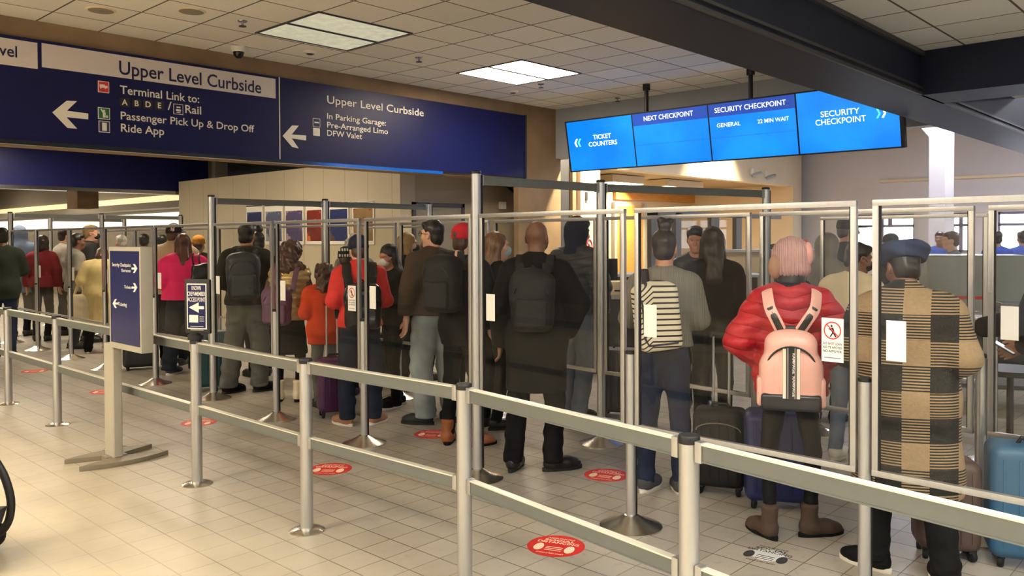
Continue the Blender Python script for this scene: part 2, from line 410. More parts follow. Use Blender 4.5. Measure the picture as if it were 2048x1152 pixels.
    g.wrist = {}; g.elbow = {}
    for q, arm in ((-1, arms[0]), (1, arms[1])):
        e, w = [np.array(v) * np.array([q, 1, 1]) for v in (ARMS[arm] if isinstance(arm, str) else arm)]
        g.wrist[q], g.elbow[q] = w, e; sh = np.array([q * 0.165, -0.01, 1.40])
        body += [cone(sh, e, 0.044, 0.036, k=0.04), cone(e, w, 0.036, 0.026, k=0.02)] + hand_prims(w, w - e, q)
        hip, kn, an = np.array([q * 0.085, 0, 0.9]), np.array([q * (0.06 + stance * 0.45), 0.01 - q * step * 0.5, 0.5]), ankle(q, 0.07)
        ta = R(toes[0 if q < 0 else 1]); body += [cone(hip, kn, 0.06, 0.038, k=0.05), cone(kn, an, 0.038, 0.024, k=0.03), cone(an, an + np.array([-0.1 * math.sin(ta), 0.1 * math.cos(ta), -0.035]), 0.024, 0.018, k=0.03)]
    hz = sorted([(g.wrist[-1][2] - 0.2, g.wrist[-1][2] + 0.16), (g.wrist[1][2] - 0.2, g.wrist[1][2] + 0.16)])
    fz = (0.016, (1.5, 1.8, 0.006)) + ((tuple(hz[0]) + (0.006,), tuple(hz[1]) + (0.006,))) if fine else (0.02, (1.48, 1.8, 0.011))
    part('body', body, skin(sk), 0.0062 if fine else 0.012, finez=fz, hy=0.0058 if fine else 0.012)
    if face:
        for q in (-1, 1):
            for r_, y_, nm, mm in ((0.0112, 0.0742, 'eye', mat('eye_white', (225, 218, 210), 0.2)), (0.0062, 0.0808, 'iris', mat('iris_dark', (40, 26, 20), 0.1))):
                mb = MB(); mb.lathe([(r_ * math.sin(t), -r_ * math.cos(t)) for t in np.linspace(0.05, 3.09, 9)], n=12)
                mb.v = [tuple(p) for p in warp([H((q * 0.031 + v[0], y_ + v[1], 0.003 + v[2])) for v in mb.v])]
                e_ = mb.build(nm, mm, root if nm == 'eye' else last); last = e_
    # ---- trousers or skirt
    if bot:
        pr = [ell((0, -0.012, 0.95), (0.155 + bl, 0.115 + bl, 0.13), k=0.04)]
        if bot != 'skirt':
            for q in (-1, 1):
                kn, an = np.array([q * (0.06 + stance * 0.45), 0.01 - q * step * 0.5, 0.5]), ankle(q, bhem - 0.02)
                pr += [cone((q * 0.08, -0.005, 0.88), kn, 0.088 + bl, 0.063 + bl, k=0.03), cone(kn, an, 0.064 + bl, 0.05 + bl * 1.2, k=0.02), ell((q * 0.07, -0.06, 0.91), (0.085, 0.07, 0.09), k=0.04)]
        else:
            pr += [cone((0, 0, 0.95), (0, 0, bhem), 0.15 + bl, 0.2 + bl, (1, 0.75, 1), 0.05)]
        w1, w2 = wrinkle(0.0045 + bl * 0.08, 34, seed + 5, 1.8), wrinkle(0.005, 60, seed + 9, 2.5)
        part('skirt' if bot == 'skirt' else 'trousers', pr, botm, cv, disp=lambda X, Y, Z: w1(X, Y, Z) + w2(X, Y, Z) * np.clip((0.3 - Z) * 5, 0.15, 1.2), cuts=[((0, 0, 1), 1.06), ((0, 0, -1), -bhem)], ang=60)
        if bot == 'skirt':
            pr = []
            for q in (-1, 1):
                kn, an = np.array([q * (0.06 + stance * 0.45), 0.01, 0.5]), ankle(q, 0.08); pr += [cone((q * 0.08, -0.005, 0.85), kn, 0.08, 0.055), cone(kn, an, 0.056, 0.042)]
            part('leggings', pr, LEG, cv, cuts=[((0, 0, 1), 0.8)])
    # ---- shoes
    up, so = shoe_mesh(shoe)
    for i, q in enumerate((-1, 1)):
        o = link('shoe', up, None, root); o.location = (q * stance * s, (-0.02 - q * step) * s, 0); o.rotation_euler = (0, 0, R(toes[i])); o.scale = (s * fs,) * 3
        k = link('sole', so, None, o)
        for ob, mm in ((o, shoem or mat('shoe_black', (26, 25, 26), 0.5)), (k, solem or mat('sole_black', (22, 22, 22), 0.7))):
            if not ob.data.materials: ob.data.materials.append(mm)
            ob.material_slots[0].link = 'OBJECT'; ob.material_slots[0].material = mm
        if solem is not None: k['label'] = 'pale sole' if sum(solem.node_tree.nodes['Principled BSDF'].inputs['Base Color'].default_value[:3]) > 0.9 else 'dark sole'
    # ---- top
    L = loose; puff = top in ('puffer', 'vest')
    pr = [cone((0, -0.005, 1.33), (0, -0.002, hem - 0.02), 0.166 + L, 0.152 + L + flare, (1, 0.70, 1), 0.05), cone((-0.135, -0.012, 1.395), (0.135, -0.012, 1.395), 0.066 + L * 0.5, 0.066 + L * 0.5, (1, 0.95, 1), 0.06),
          ell((0, -0.055, 1.32), (0.15 + L * 0.6, 0.075 + L * 0.5, 0.13), k=0.05)]
    for q in (-1, 1):
        pr.append(cone((q * 0.035, -0.022, 1.485), (q * 0.15, -0.015, 1.42), 0.046, 0.05 + L * 0.4, k=0.04))
        sh = np.array([q * 0.172, -0.012, 1.395]); e, w = g.elbow[q], g.wrist[q]
        if top != 'vest' and sleeve > 0.6:
            pr += [cone(sh, e, 0.066 + L * 0.8, 0.055 + L * 0.8, k=0.035), cone(e, e + (w - e) * 0.97, 0.055 + L * 0.8, 0.043 + L * 0.6, k=0.02)]
        elif top != 'vest':
            pr += [cone(sh, sh + (e - sh) * 0.8, 0.066 + L * 0.8, 0.062 + L, k=0.035)]
    if hem < 1.02: pr += [ell((0, -0.022, 0.95), (0.166 + max(L, bl), 0.127 + max(L * 0.8, bl), 0.15), k=0.06)]
    if collar: pr.append(ell((0, -0.012, 1.49), (0.082, 0.088, 0.03 + collar), k=0.03))
    if hood == 'down': pr += [ell((0, -0.085, 1.45), (0.14, 0.075, 0.075), k=0.03), ell((0, -0.02, 1.49), (0.1, 0.1, 0.045), k=0.03)]
    if hood == 'up' and hoodm is None: pr += [E((0, -0.03, 0.015), (0.108, 0.118, 0.135), 0.05), cone(H((0, -0.04, -0.08)), (0, -0.03, 1.45), 0.085, 0.11, k=0.06), E((0, 0.13, -0.01), (0.075, 0.1, 0.105), 0.02, 's')]
    dp = quilt(0.011, 0.105 if top == 'puffer' else 0.07, seed) if puff else wrinkle(wr, 26, seed, 1.3)
    if top == 'sweater' or top == 'coat': dp = wrinkle(wr, 18, seed, 0.8)
    tp = part({'puffer': 'puffer_jacket', 'vest': 'padded_vest', 'sweater': 'sweater', 'coat': 'coat', 'hoodie': 'hooded_sweatshirt', 'tee': 't_shirt'}.get(top, 'jacket'), pr, topm, 0.010 if puff and fine else cv, disp=dp, cuts=[((0, 0, -1), -hem)], ang=70)
    g.top = tp
    if top == 'vest':
        pr = []
        for q in (-1, 1):
            sh = np.array([q * 0.165, -0.012, 1.395]); pr += [cone(sh, g.elbow[q], 0.062, 0.05, k=0.03), cone(g.elbow[q], g.wrist[q], 0.05, 0.04, k=0.02)]
        part('sleeves', pr, hoodm or mat('sleeve_black', (24, 24, 26), 0.8), cv, disp=wrinkle(0.005, 40, seed))
    if hood == 'up' and hoodm is not None:
        part('hood', [E((0, -0.03, 0.015), (0.104, 0.114, 0.13), 0.05), cone(H((0, -0.04, -0.08)), (0, -0.03, 1.46), 0.08, 0.1, k=0.06), E((0, 0.13, -0.01), (0.075, 0.1, 0.105), 0.02, 's')], hoodm, cv, disp=wrinkle(0.005, 30, seed))
    if hood == 'fur': part('fur_collar', [ell((0, -0.07, 1.47), (0.155, 0.085, 0.06), k=0.03), cone((-0.13, -0.06, 1.47), (-0.09, 0.05, 1.44), 0.05, 0.04), cone((0.13, -0.06, 1.47), (0.09, 0.05, 1.44), 0.05, 0.04)], hoodm, 0.009, disp=wrinkle(0.014, 110, seed, 1))
    if scarf is not None: part('scarf', [ell((0, -0.01, 1.5), (0.118, 0.122, 0.06), k=0.03)], scarf, cv, disp=wrinkle(0.008, 50, seed))
    # ---- hair
    if hair:
        hm = hairm(hc); wv = wrinkle(0.0045, 85, seed, 0.5)
        sc_ = E((0, -0.02, 0.045), (0.084, 0.1, 0.088), 0.02)
        cutf = E((0, 0.125, -0.035), (0.085, 0.085, 0.105), 0.012, 's'); ears = [E((q * 0.09, 0.03, -0.03), (0.03, 0.045, 0.05), 0.012, 's') for q in (-1, 1)]
        nape = E((0, -0.05, -0.03), (0.07, 0.062, 0.065), 0.02)
        pr = {'short': [sc_, nape, E((0, 0.05, 0.085), (0.062, 0.05, 0.035)), cutf] + ears, 'buzz': [E((0, -0.018, 0.038), (0.079, 0.099, 0.086)), cutf] + ears,
              'bun': [sc_, nape, E((0.008, -0.05, 0.155), (0.046, 0.044, 0.042), 0.008), E((0.035, -0.04, 0.185), (0.03, 0.025, 0.022), 0.008), E((-0.02, -0.06, 0.19), (0.026, 0.022, 0.02), 0.008), cutf] + ears,
              'long': [E((0, -0.02, 0.043), (0.088, 0.104, 0.092), 0.03), cone(H((0, -0.06, 0.0)), (0, -0.115 - lean * 0.1, 1.36), 0.078, 0.075, (1, 0.6, 1), 0.04), C((0.068, -0.02, 0.0), (0.085, -0.03, -0.2), 0.034, 0.03, 0.03), C((-0.068, -0.02, 0.0), (-0.085, -0.03, -0.2), 0.034, 0.03, 0.03), cutf],
              'bob': [E((0, -0.02, 0.043), (0.09, 0.106, 0.092), 0.03), C((0, -0.055, 0.0), (0, -0.06, -0.1), 0.082, 0.078, 0.03), C((0.066, 0.0, 0.0), (0.07, 0.0, -0.1), 0.034, 0.03, 0.03), C((-0.066, 0.0, 0.0), (-0.07, 0.0, -0.1), 0.034, 0.03, 0.03), cutf],
              'curly': [E((0, -0.03, 0.03), (0.118, 0.125, 0.115), 0.03), C((0, -0.08, -0.02), (0, -0.1, -0.2), 0.1, 0.09, 0.04), cutf],
              'beard': [sc_, nape, cutf] + ears}[hair]
        if gear and hair != 'curly': pr = pr + [E((0, 0.0, 0.13), (0.16, 0.2, 0.075), 0.01, 's')]
        if hair == 'curly': wv = wrinkle(0.016, 95, seed, 1)
        part('hair', pr, hm, 0.008 if fine else 0.012, disp=wv)
        if hair == 'beard': part('beard', [E((0, 0.04, -0.075), (0.062, 0.062, 0.055)), E((0, 0.1, 0.01), (0.05, 0.05, 0.07), 0.01, 's')], hm, 0.008, disp=wv)
    # ---- headgear
    if gear == 'knit':
        g.gear = part('knitted_hat', [E((0, -0.025, 0.05), (0.112, 0.124, 0.118)), E((0, -0.03, -0.03), (0.113, 0.122, 0.07), 0.02)], gearm, 0.008, disp=lambda X, Y, Z: 0.004 * np.sin(30 * np.arctan2(Y - HC[1] + 0.02, X - HC[0])) + 0 * Z, cuts=[(tuple(-HR[:, 2]), float(-HR[:, 2] @ H((0, 0, -0.10))))])
    if gear == 'beanie':
        b = part('beanie', [E((0, -0.02, 0.07), (0.092, 0.108, 0.085)), E((0, -0.022, 0.03), (0.096, 0.112, 0.04), 0.01)], gearm, 0.008, disp=lambda X, Y, Z: 0.0035 * np.sin(95 * np.arctan2(Y - HC[1] + 0.02, X - HC[0]) / 3.0) + 0 * Z, cuts=[(tuple(-HR[:, 2]), float(-HR[:, 2] @ H((0, 0, 0.0))))])
        g.gear = b
    if gear == 'cap':
        b = part('cap', [E((0, -0.012, 0.058), (0.09, 0.106, 0.085)), E((0, -0.014, 0.028), (0.092, 0.108, 0.04), 0.01)], gearm, 0.007, cuts=[(tuple(-HR[:, 2]), float(-HR[:, 2] @ H((0, 0, 0.004))))])
        part('brim', [E((0, 0.13, 0.03), (0.075, 0.085, 0.009), 0.01), E((0, 0.09, 0.033), (0.072, 0.03, 0.009), 0.01)], gearm, 0.005, parent=b); g.gear = b
    if gear == 'flatcap':
        b = part('cap', [E((0, -0.01, 0.085), (0.138, 0.142, 0.052)), E((0, -0.012, 0.045), (0.104, 0.118, 0.05), 0.03)], gearm, 0.007, disp=wrinkle(0.004, 40, seed), cuts=[(tuple(-HR[:, 2]), float(-HR[:, 2] @ H((0, 0, 0.025))))])
        part('brim', [E((0, 0.13, 0.045), (0.09, 0.06, 0.011), 0.01)], gearm, 0.005, parent=b); g.gear = b
    if mask is not None:
        m_ = part('face_mask', [E((0, 0.06, -0.05), (0.06, 0.062, 0.048)), E((0, 0.1, -0.035), (0.022, 0.024, 0.028), 0.03)], mask, 0.007, cuts=[(tuple(-HR[:, 1]), float(-HR[:, 1] @ H((0, 0.03, 0))))])
        for q in (-1, 1):
            mb = MB(); mb.tube(warp([H((q * 0.058, 0.055, -0.03)), H((q * 0.076, 0.02, -0.008)), H((q * 0.084, -0.022, 0.0))]), 0.0025, n=6); mb.build('ear_loop', mask, m_)
    if glasses:
        mb = MB()
        for q in (-1, 1):
            mb.tube(warp([H((q * 0.034 + 0.025 * math.cos(t), 0.106, 0.0 + 0.019 * math.sin(t))) for t in np.linspace(0, 6.28, 15)[:-1]]), 0.0028, n=6, closed=True)
            mb.tube(warp([H((q * 0.06, 0.104, 0.005)), H((q * 0.08, 0.06, 0.006)), H((q * 0.084, -0.02, 0.003))]), 0.0025, n=6)
        mb.tube(warp([H((-0.01, 0.108, 0.003)), H((0.01, 0.108, 0.003))]), 0.0025, n=6)
        mb.build('glasses', mat('frame_black', (15, 15, 15), 0.3), root)
    g.H = H; g.HR = HR
    return g
def surf_thing_part(name, prims, m, v, root, tf, disp=None, cuts=(), rel=1, ang=None):
    vs, qs = surf(prims, v, disp, cuts)
    if rel: vs = relax(vs, qs, rel)
    I = chain(root).inverted(); W_ = [I @ Vector(p) for p in tf(vs)]
    return link(name, quad_mesh(name, np.array([tuple(p) for p in W_]), qs, ang), m, root)
def tube_part(name, path, ra, rb, side, m, root, tf, n=10):
    mb = MB(); mb.tube(tf(path), ra, rb, side=side, n=n); return mb.build(name, m, root, world=True)
def back_y(z, g=None): return -0.115 - 0.02 * math.sin((z - 0.95) * 6)
def straps(g, root, m, zt, x=0.085, w=0.03, zb=1.0, y0=-0.15, front=True, t=0.006, L=0.0):
    for q in (-1, 1):
        P = [(q * x, y0, zt), (q * (x + 0.01), y0 - 0.0, zt + 0.1), (q * (x + 0.02), -0.12 - L, 1.41), (q * (x + 0.02), -0.05, 1.485 + L), (q * (x + 0.025), 0.05, 1.46 + L), (q * (x + 0.03), 0.125 + L, 1.38)]
        if front: P += [(q * (x + 0.045), 0.14 + L, 1.25), (q * (x + 0.09), 0.09 + L, 1.12), (q * (x + 0.09), -0.04, zb)]
        mb = MB(); W_ = g.world(P); sd = (Matrix.Rotation(g.rz, 3, 'Z') @ Vector((1, 0, 0)))
        mb.tube(smoothpath(W_), w * g.s, t, side=tuple(sd), n=8); mb.build('strap', m, root, world=True)
def smoothpath(P, n=4):
    P = [Vector(p) for p in P]; out = []
    for i in range(len(P) - 1):
        p0, p1, p2, p3 = P[max(i - 1, 0)], P[i], P[i + 1], P[min(i + 2, len(P) - 1)]
        for k in range(n):
            t = k / n; out.append(0.5 * ((2 * p1) + (p2 - p0) * t + (2 * p0 - 5 * p1 + 4 * p2 - p3) * t * t + (3 * p1 - p0 - 3 * p2 + p3) * t ** 3))
    return out + [P[-1]]
def backpack(g, label, m, c=(0, -0.215, 1.2), hw=(0.15, 0.085, 0.21), rot=None, pocket=True, strapm=None, L=0.0, disp=None, name='backpack', straps_on=True, zt=None):
    c = np.array(c, float); base = g.world([c - np.array([0, 0, hw[2]])])[0]
    root = thing(name, label, 'backpack', tuple(base), g.rz)
    surf_thing_part('bag_body', [rbox(c, hw, 0.07, rot), ell(c + np.array([0, 0, hw[2] * 0.35]), (hw[0] * 0.98, hw[1] * 1.05, hw[2] * 0.72), rot, 0.04)], m, 0.011, root, g.world, disp or wrinkle(0.004, 30, 4))
    if pocket:
        surf_thing_part('pocket', [rbox(c + np.array([0, -hw[1] * 0.85, -hw[2] * 0.35]), (hw[0] * 0.78, 0.035, hw[2] * 0.5), 0.03, rot)], m, 0.010, root, g.world, wrinkle(0.003, 40, 8))
        z = c[2] + hw[2] * 0.25
        tube_part('zip', [(c[0] + hw[0] * 0.8 * math.cos(t), c[1] - hw[1] * 1.02, z + hw[2] * 0.45 * math.sin(t)) for t in np.linspace(0.1, 3.04, 9)], 0.004, 0.004, None, mat('zip_dark', (12, 12, 13), 0.4), root, g.world, 6)
    tube_part('carry_loop', [(c[0] - 0.03, c[1] + hw[1] * 0.5, c[2] + hw[2]), (c[0], c[1] + hw[1] * 0.5, c[2] + hw[2] + 0.04), (c[0] + 0.03, c[1] + hw[1] * 0.5, c[2] + hw[2])], 0.008, 0.005, None, strapm or m, root, g.world, 6)
    if straps_on: straps(g, root, strapm or m, zt or c[2] + hw[2] * 0.75, y0=c[1] + hw[1] * 0.9, L=L)
    return root
# ------------------------------------------------------------------ the hall: floor, ceilings, walls
CEIL = 3.90; YW = 9.38; XE = 11.16
def floor_mat():
    g = NG('floor_tile'); s = 0.201
    n = g.noise(1.6, 4); n2 = g.noise(14, 3)
    la = g.line(g.x, s, 2.434, 0.0034); lb = g.line(g.y, s, 3.98, 0.0026)
    cx = g.math('FLOOR', g.math('DIVIDE', g.math('SUBTRACT', g.x, 2.434), s)); cy = g.math('FLOOR', g.math('DIVIDE', g.math('SUBTRACT', g.y, 3.98), s))
    cmb = g.nt.nodes.new('ShaderNodeCombineXYZ'); g.nt.links.new(cx, cmb.inputs[0]); g.nt.links.new(cy, cmb.inputs[1])
    wn = g.nt.nodes.new('ShaderNodeTexWhiteNoise'); g.nt.links.new(cmb.outputs[0], wn.inputs['Vector'])
    base = g.mix(g.math('MULTIPLY', wn.outputs['Value'], 0.55), lin((163, 157, 146)), lin((140, 134, 124)))
    base = g.mix(g.math('MULTIPLY', g.math('SUBTRACT', n, 0.35), 1.1), base, lin((186, 174, 150)))
    base = g.mix(g.math('MULTIPLY', g.math('GREATER_THAN', n2, 0.66), 0.12), base, lin((96, 88, 78)))
    # walkway side: glare from the lights painted in paler and yellower; joints worn and filled
    wear_glare = g.nt.nodes.new('ShaderNodeMapRange'); wear_glare.inputs['From Min'].default_value = 2.9; wear_glare.inputs['From Max'].default_value = 1.6; wear_glare.clamp = True
    g.nt.links.new(g.math('ADD', g.x, g.math('MULTIPLY', g.math('SUBTRACT', n, 0.5), 1.2)), wear_glare.inputs['Value']); wv = wear_glare.outputs[0]
    base = g.mix(wv, base, g.mix(n, lin((214, 203, 176)), lin((196, 183, 156))))
    fade = g.math('SUBTRACT', 1.0, g.math('MULTIPLY', wv, 0.8))
    lines = g.math('MULTIPLY', g.math('MAXIMUM', g.math('MULTIPLY', la, 0.9), g.math('MULTIPLY', lb, g.math('ADD', 0.25, n))), fade)
    g.set('Base Color', g.mix(lines, base, lin((74, 62, 50))))
    g.set('Roughness', g.math('ADD', 0.30, g.math('MULTIPLY', n2, 0.2))); g.set('Specular IOR Level', 0.45)
    g.bump(g.math('SUBTRACT', 1.0, lines), 0.25, 0.004); return g.m
def ceiling_mat(name, rgb, ox, oy):
    g = NG(name); s = 0.61; l = g.math('MAXIMUM', g.line(g.x, s, ox, 0.009), g.line(g.y, s, oy, 0.009))
    cx = g.math('FLOOR', g.math('DIVIDE', g.math('SUBTRACT', g.x, ox), s)); cy = g.math('FLOOR', g.math('DIVIDE', g.math('SUBTRACT', g.y, oy), s))
    cmb = g.nt.nodes.new('ShaderNodeCombineXYZ'); g.nt.links.new(cx, cmb.inputs[0]); g.nt.links.new(cy, cmb.inputs[1])
    wn = g.nt.nodes.new('ShaderNodeTexWhiteNoise'); g.nt.links.new(cmb.outputs[0], wn.inputs['Vector'])
    base = g.mix(wn.outputs['Value'], lin(rgb), lin(tuple(int(c * 0.93) for c in rgb)))
    base = g.mix(g.math('MULTIPLY', g.math('GREATER_THAN', g.noise(160, 2), 0.62), 0.25), base, lin(tuple(int(c * 0.7) for c in rgb)))
    g.set('Base Color', g.mix(l, base, lin((92, 84, 72)))); g.set('Roughness', 0.9); g.bump(g.math('SUBTRACT', 1.0, l), 0.5, 0.01); return g.m
def concrete(name, rgb): return mat(name, rgb, 0.85, var=0.16, vscale=2.5, bump=0.25, bscale=40)
M_wall = concrete('tan_concrete', (140, 116, 88)); M_panelw = mat('beige_panel', (190, 178, 152), 0.6, var=0.04, vscale=1.2)
M_cream = mat('cream_paint', (226, 208, 176), 0.6, var=0.03, vscale=2); M_grey = mat('grey_paint', (168, 172, 176), 0.7, var=0.04, vscale=2)
M_pinkw = mat('pinkish_white_paint', (206, 202, 206), 0.7, var=0.03, vscale=1); M_dkmet = mat('dark_enamel', (38, 42, 58), 0.5, var=0.12, vscale=2.2, spec=0.12)
M_alu = mat('brushed_aluminium', (190, 190, 188), 0.34, 0.85, var=0.05, vscale=50, stretch=(1, 1, 0.05)); M_aluL = mat('satin_aluminium_rail', (108, 111, 106), 0.5, 0.2, var=0.04, vscale=20)
M_steel = mat('polished_steel', (222, 216, 204), 0.27, 1.0); M_black = mat('black_plastic', (20, 20, 21), 0.45); M_rubber = mat('black_rubber', (16, 16, 16), 0.8)
M_white = mat('white_print', (236, 232, 222), 0.6); M_wtext = mat('white_lettering', (232, 226, 214), 0.55); M_blue = mat('navy_sign_face', (18, 22, 76), 0.42, var=0.1, vscale=1.4, spec=0.3)
M_navytext = mat('navy_lettering', (24, 26, 74), 0.5); M_strip = mat('pale_sign_strip', (214, 204, 200), 0.5); M_chrome = mat('chrome_edge', (170, 176, 186), 0.15, 1.0)
M_wood = mat('honey_maple_veneer', (206, 146, 74), 0.4, var=0.12, vscale=3, stretch=(1, 1, 9)); M_red = mat('red_print', (206, 48, 42), 0.5); M_green = mat('green_print', (36, 110, 62), 0.5)
M_dkgrey = mat('charcoal_paint', (58, 58, 60), 0.5)

struct('floor', MB().box((-7, -8, -0.12), (26, 42, 0)), floor_mat(), smooth=0)
CM = ceiling_mat('ceiling_tile', (240, 235, 224), 4.71 + 0.02, 7.05 + 0.02); CM2 = ceiling_mat('ceiling_tile_near', (232, 231, 226), 0.3, 0.2)
struct('ceiling', MB().box((-7, 2.92, CEIL), (XE + 0.2, YW + 0.3, CEIL + 0.1)), CM, smooth=0)
struct('ceiling_near', MB().box((-7, -8, 3.29), (XE + 0.2, 2.42, 3.39)), CM2, smooth=0)
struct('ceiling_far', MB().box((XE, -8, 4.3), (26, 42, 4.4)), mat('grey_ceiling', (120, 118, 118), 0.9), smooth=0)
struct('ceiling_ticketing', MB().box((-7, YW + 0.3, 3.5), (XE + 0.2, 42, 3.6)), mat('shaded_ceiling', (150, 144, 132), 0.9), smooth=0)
# dark boxed beams overhead
b = MB().box((-7, 2.38, 2.90), (26, 2.94, 3.95)); struct('trim_1', b, M_dkmet, smooth=0)
b = MB(); b.box((-7, 2.36, 2.955), (26, 2.385, 2.975)); b.box((-7, 2.36, 2.90), (26, 2.385, 2.925)); b.box((-7, 2.345, 3.25), (7.86, 2.385, 3.285)); struct('trim_2', b, M_dkgrey, smooth=0)
struct('trim_3', MB().box((7.86, -8, 2.90), (8.5, 2.38, 3.4)), M_dkmet, smooth=0)
struct('trim_4', MB().box((8.9, -8, 3.2), (9.1, 2.38, 3.35)), M_dkgrey, smooth=0)
# bulkheads and end walls
struct('wall_bulkhead', MB().box((-7, YW, 2.62), (XE + 0.02, YW + 0.35, CEIL + 0.02)), M_wall, smooth=0)
struct('wall_end', MB().box((XE, 2.9, 3.04), (XE + 0.25, YW + 0.3, CEIL + 0.4)), M_grey, smooth=0)
xc1 = on_y(1122, 330, YW)[0]; xc2 = on_y(1159, 330, YW)[0]; xc3 = on_y(1200, 330, YW)[0]; xc4 = on_y(1603, 308, YW)[0]
struct('wall_column', MB().box((10.2, YW + 0.01, 0), (xc1, YW + 0.12, 3.3)).box((10.2, YW - 0.003, 3.30), (XE, YW + 0.02, 3.34)), M_wall, smooth=0)
struct('trim_5', MB().box((xc1, YW + 0.15, 0), (xc2 - 0.1, YW + 0.5, 3.3)), M_dkgrey, smooth=0)
struct('trim_6', MB().box((xc2 - 0.1, YW + 0.08, 0), (xc2, YW + 0.5, 3.3)), M_wall, smooth=0)
struct('wall_cream', MB().box((xc2 + 0.03, YW, 0), (xc3, YW + 0.3, 4.3)), M_cream, smooth=0)
zf = on_y(1200, 335, YW)[2]
struct('wall_fascia', MB().box((xc3, YW, zf), (xc4 - 0.5, YW + 0.25, 4.3)), M_cream, smooth=0)
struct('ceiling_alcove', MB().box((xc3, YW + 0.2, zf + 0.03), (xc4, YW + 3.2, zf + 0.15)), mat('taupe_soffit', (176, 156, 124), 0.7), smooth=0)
struct('wall_alcove', MB().box((xc3 - 0.2, YW + 3.0, 0), (xc4, YW + 3.2, zf + 0.1)), mat('buff_paint', (214, 200, 178), 0.7), smooth=0)
struct('wall_alcove_right', MB().box((xc4 - 0.5, YW, 0), (xc4, YW + 3.2, 4.3)), M_cream, smooth=0)
struct('wall_alcove_left', MB().box((xc3 - 0.25, YW + 0.3, 0), (xc3, YW + 3.0, zf + 0.1)), M_cream, smooth=0)
# far wall with its bright windows
XF = 21.6; wy = [float(on_x(px, 450, XF)[1]) for px in (1605, 1700, 1762, 1828, 1903, 1938, 1995, 2070, 2200)]
wz0, wz1 = 1.25, float(on_x(1800, 428, XF)[2])
b = MB(); b.box((XF, -8, wz1), (XF + 0.3, YW + 0.4, 4.3)); b.box((XF, -8, 0), (XF + 0.3, YW + 0.4, wz0)); b.box((XF, wy[1], wz0), (XF + 0.3, wy[0], wz1))
for i in (3, 5): b.box((XF, wy[i + 1], wz0), (XF + 0.3, wy[i], wz1))
b.box((XF, -8, wz0), (XF + 0.3, wy[8], wz1))
struct('wall_far', b, M_pinkw, smooth=0)
wins = ((1, 3), (4, 5), (6, 8))
M_sky = mat('daylit_pane', (238, 244, 255), 0.3, emit=9.0)
for i, (a0, a1) in enumerate(wins):
    y1, y0 = wy[a0], wy[a1]
    o = struct('window_%d' % (i + 1), MB().box((XF + 0.16, y0, wz0), (XF + 0.18, y1, wz1)), M_sky, smooth=0)
    f = MB(); zt = wz0 + (wz1 - wz0) * 0.66
    f.box((XF + 0.05, y0, zt), (XF + 0.14, y1, zt + 0.06)); f.box((XF + 0.05, y0, wz0), (XF + 0.14, y1, wz0 + 0.07)); f.box((XF + 0.05, y0, wz1 - 0.06), (XF + 0.14, y1, wz1))
    for k in range(3): yy = y0 + (y1 - y0) * k / 2; f.box((XF + 0.05, yy - 0.04, wz0), (XF + 0.14, yy + 0.04, wz1))
    if i == 0: f.box((XF + 0.1, y0 + 0.55, zt), (XF + 0.15, y0 + 0.65, wz1)); f.box((XF + 0.1, y0 + 1.5, zt), (XF + 0.15, y0 + 1.6, wz1))
    f.build('window_frame', mat('violet_grey_frame', (120, 116, 140), 0.5), o, smooth=0)
# pale pillar with a flared head, and the taller pale wall behind it
px0, px1 = on_x(1858, 330, 17.5), on_x(1890, 330, 17.5)
b = MB(); b.box((17.5, px1[1], 0), (18.1, px0[1], 4.35)); b.prism([(17.5, 3.3), (18.1, 3.3), (18.1, 4.35), (17.5, 4.35)], px0[1], px0[1] + 0.02)
b.add([(17.5, px0[1], 3.6), (18.1, px0[1], 3.6), (17.5, px0[1] + 0.55, 4.3), (18.1, px0[1] + 0.55, 4.3), (17.5, px0[1], 4.3), (18.1, px0[1], 4.3)], [(0, 2, 4), (1, 5, 3), (0, 1, 3, 2), (2, 3, 5, 4), (0, 4, 5, 1)])
struct('wall_pillar', b, M_pinkw, smooth=0)
struct('trim_7', MB().box((XF - 0.06, -8, 3.0), (XF + 0.0, wy[2], 3.06)), M_cream, smooth=0)
# left: the panelled block with posters, and the recess beside it
X1 = float(on_y(800, 345, 10.0)[0]); YB = 10.0; YE = 17.5
def panel_mat():
    g = NG('seamed_beige_panel'); l = g.line(g.y, 0.62, 10.2, 0.004); g.set('Base Color', g.mix(l, g.mix(g.noise(1.1), lin((196, 184, 158)), lin((184, 171, 144))), lin((126, 114, 94)))); g.set('Roughness', 0.55); return g.m
struct('wall_left', MB().box((X1, YB, 0), (X1 + 0.3, YE, 2.9)), panel_mat(), smooth=0)
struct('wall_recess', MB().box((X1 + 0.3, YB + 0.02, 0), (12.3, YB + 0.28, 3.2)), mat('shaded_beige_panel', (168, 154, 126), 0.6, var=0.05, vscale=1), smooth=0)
d0, d1 = on_y(829, 412, YB), on_y(921, 414, YB)
o = struct('door_1', MB().box((d0[0], YB - 0.02, 0), (d1[0], YB + 0.02, d0[2])), mat('grey_door', (120, 112, 96), 0.5), smooth=0)
f = MB(); f.box((d0[0] - 0.06, YB - 0.04, 0), (d0[0], YB + 0.02, d0[2] + 0.06)); f.box((d1[0], YB - 0.04, 0), (d1[0] + 0.06, YB + 0.02, d0[2] + 0.06)); f.box((d0[0] - 0.06, YB - 0.04, d0[2]), (d1[0] + 0.06, YB + 0.02, d0[2] + 0.06))
f.build('door_frame', M_dkgrey, o, smooth=0)
MB().box((d1[0] - 0.14, YB - 0.08, 1.0), (d1[0] - 0.1, YB - 0.02, 1.12)).build('door_handle', M_steel, o)
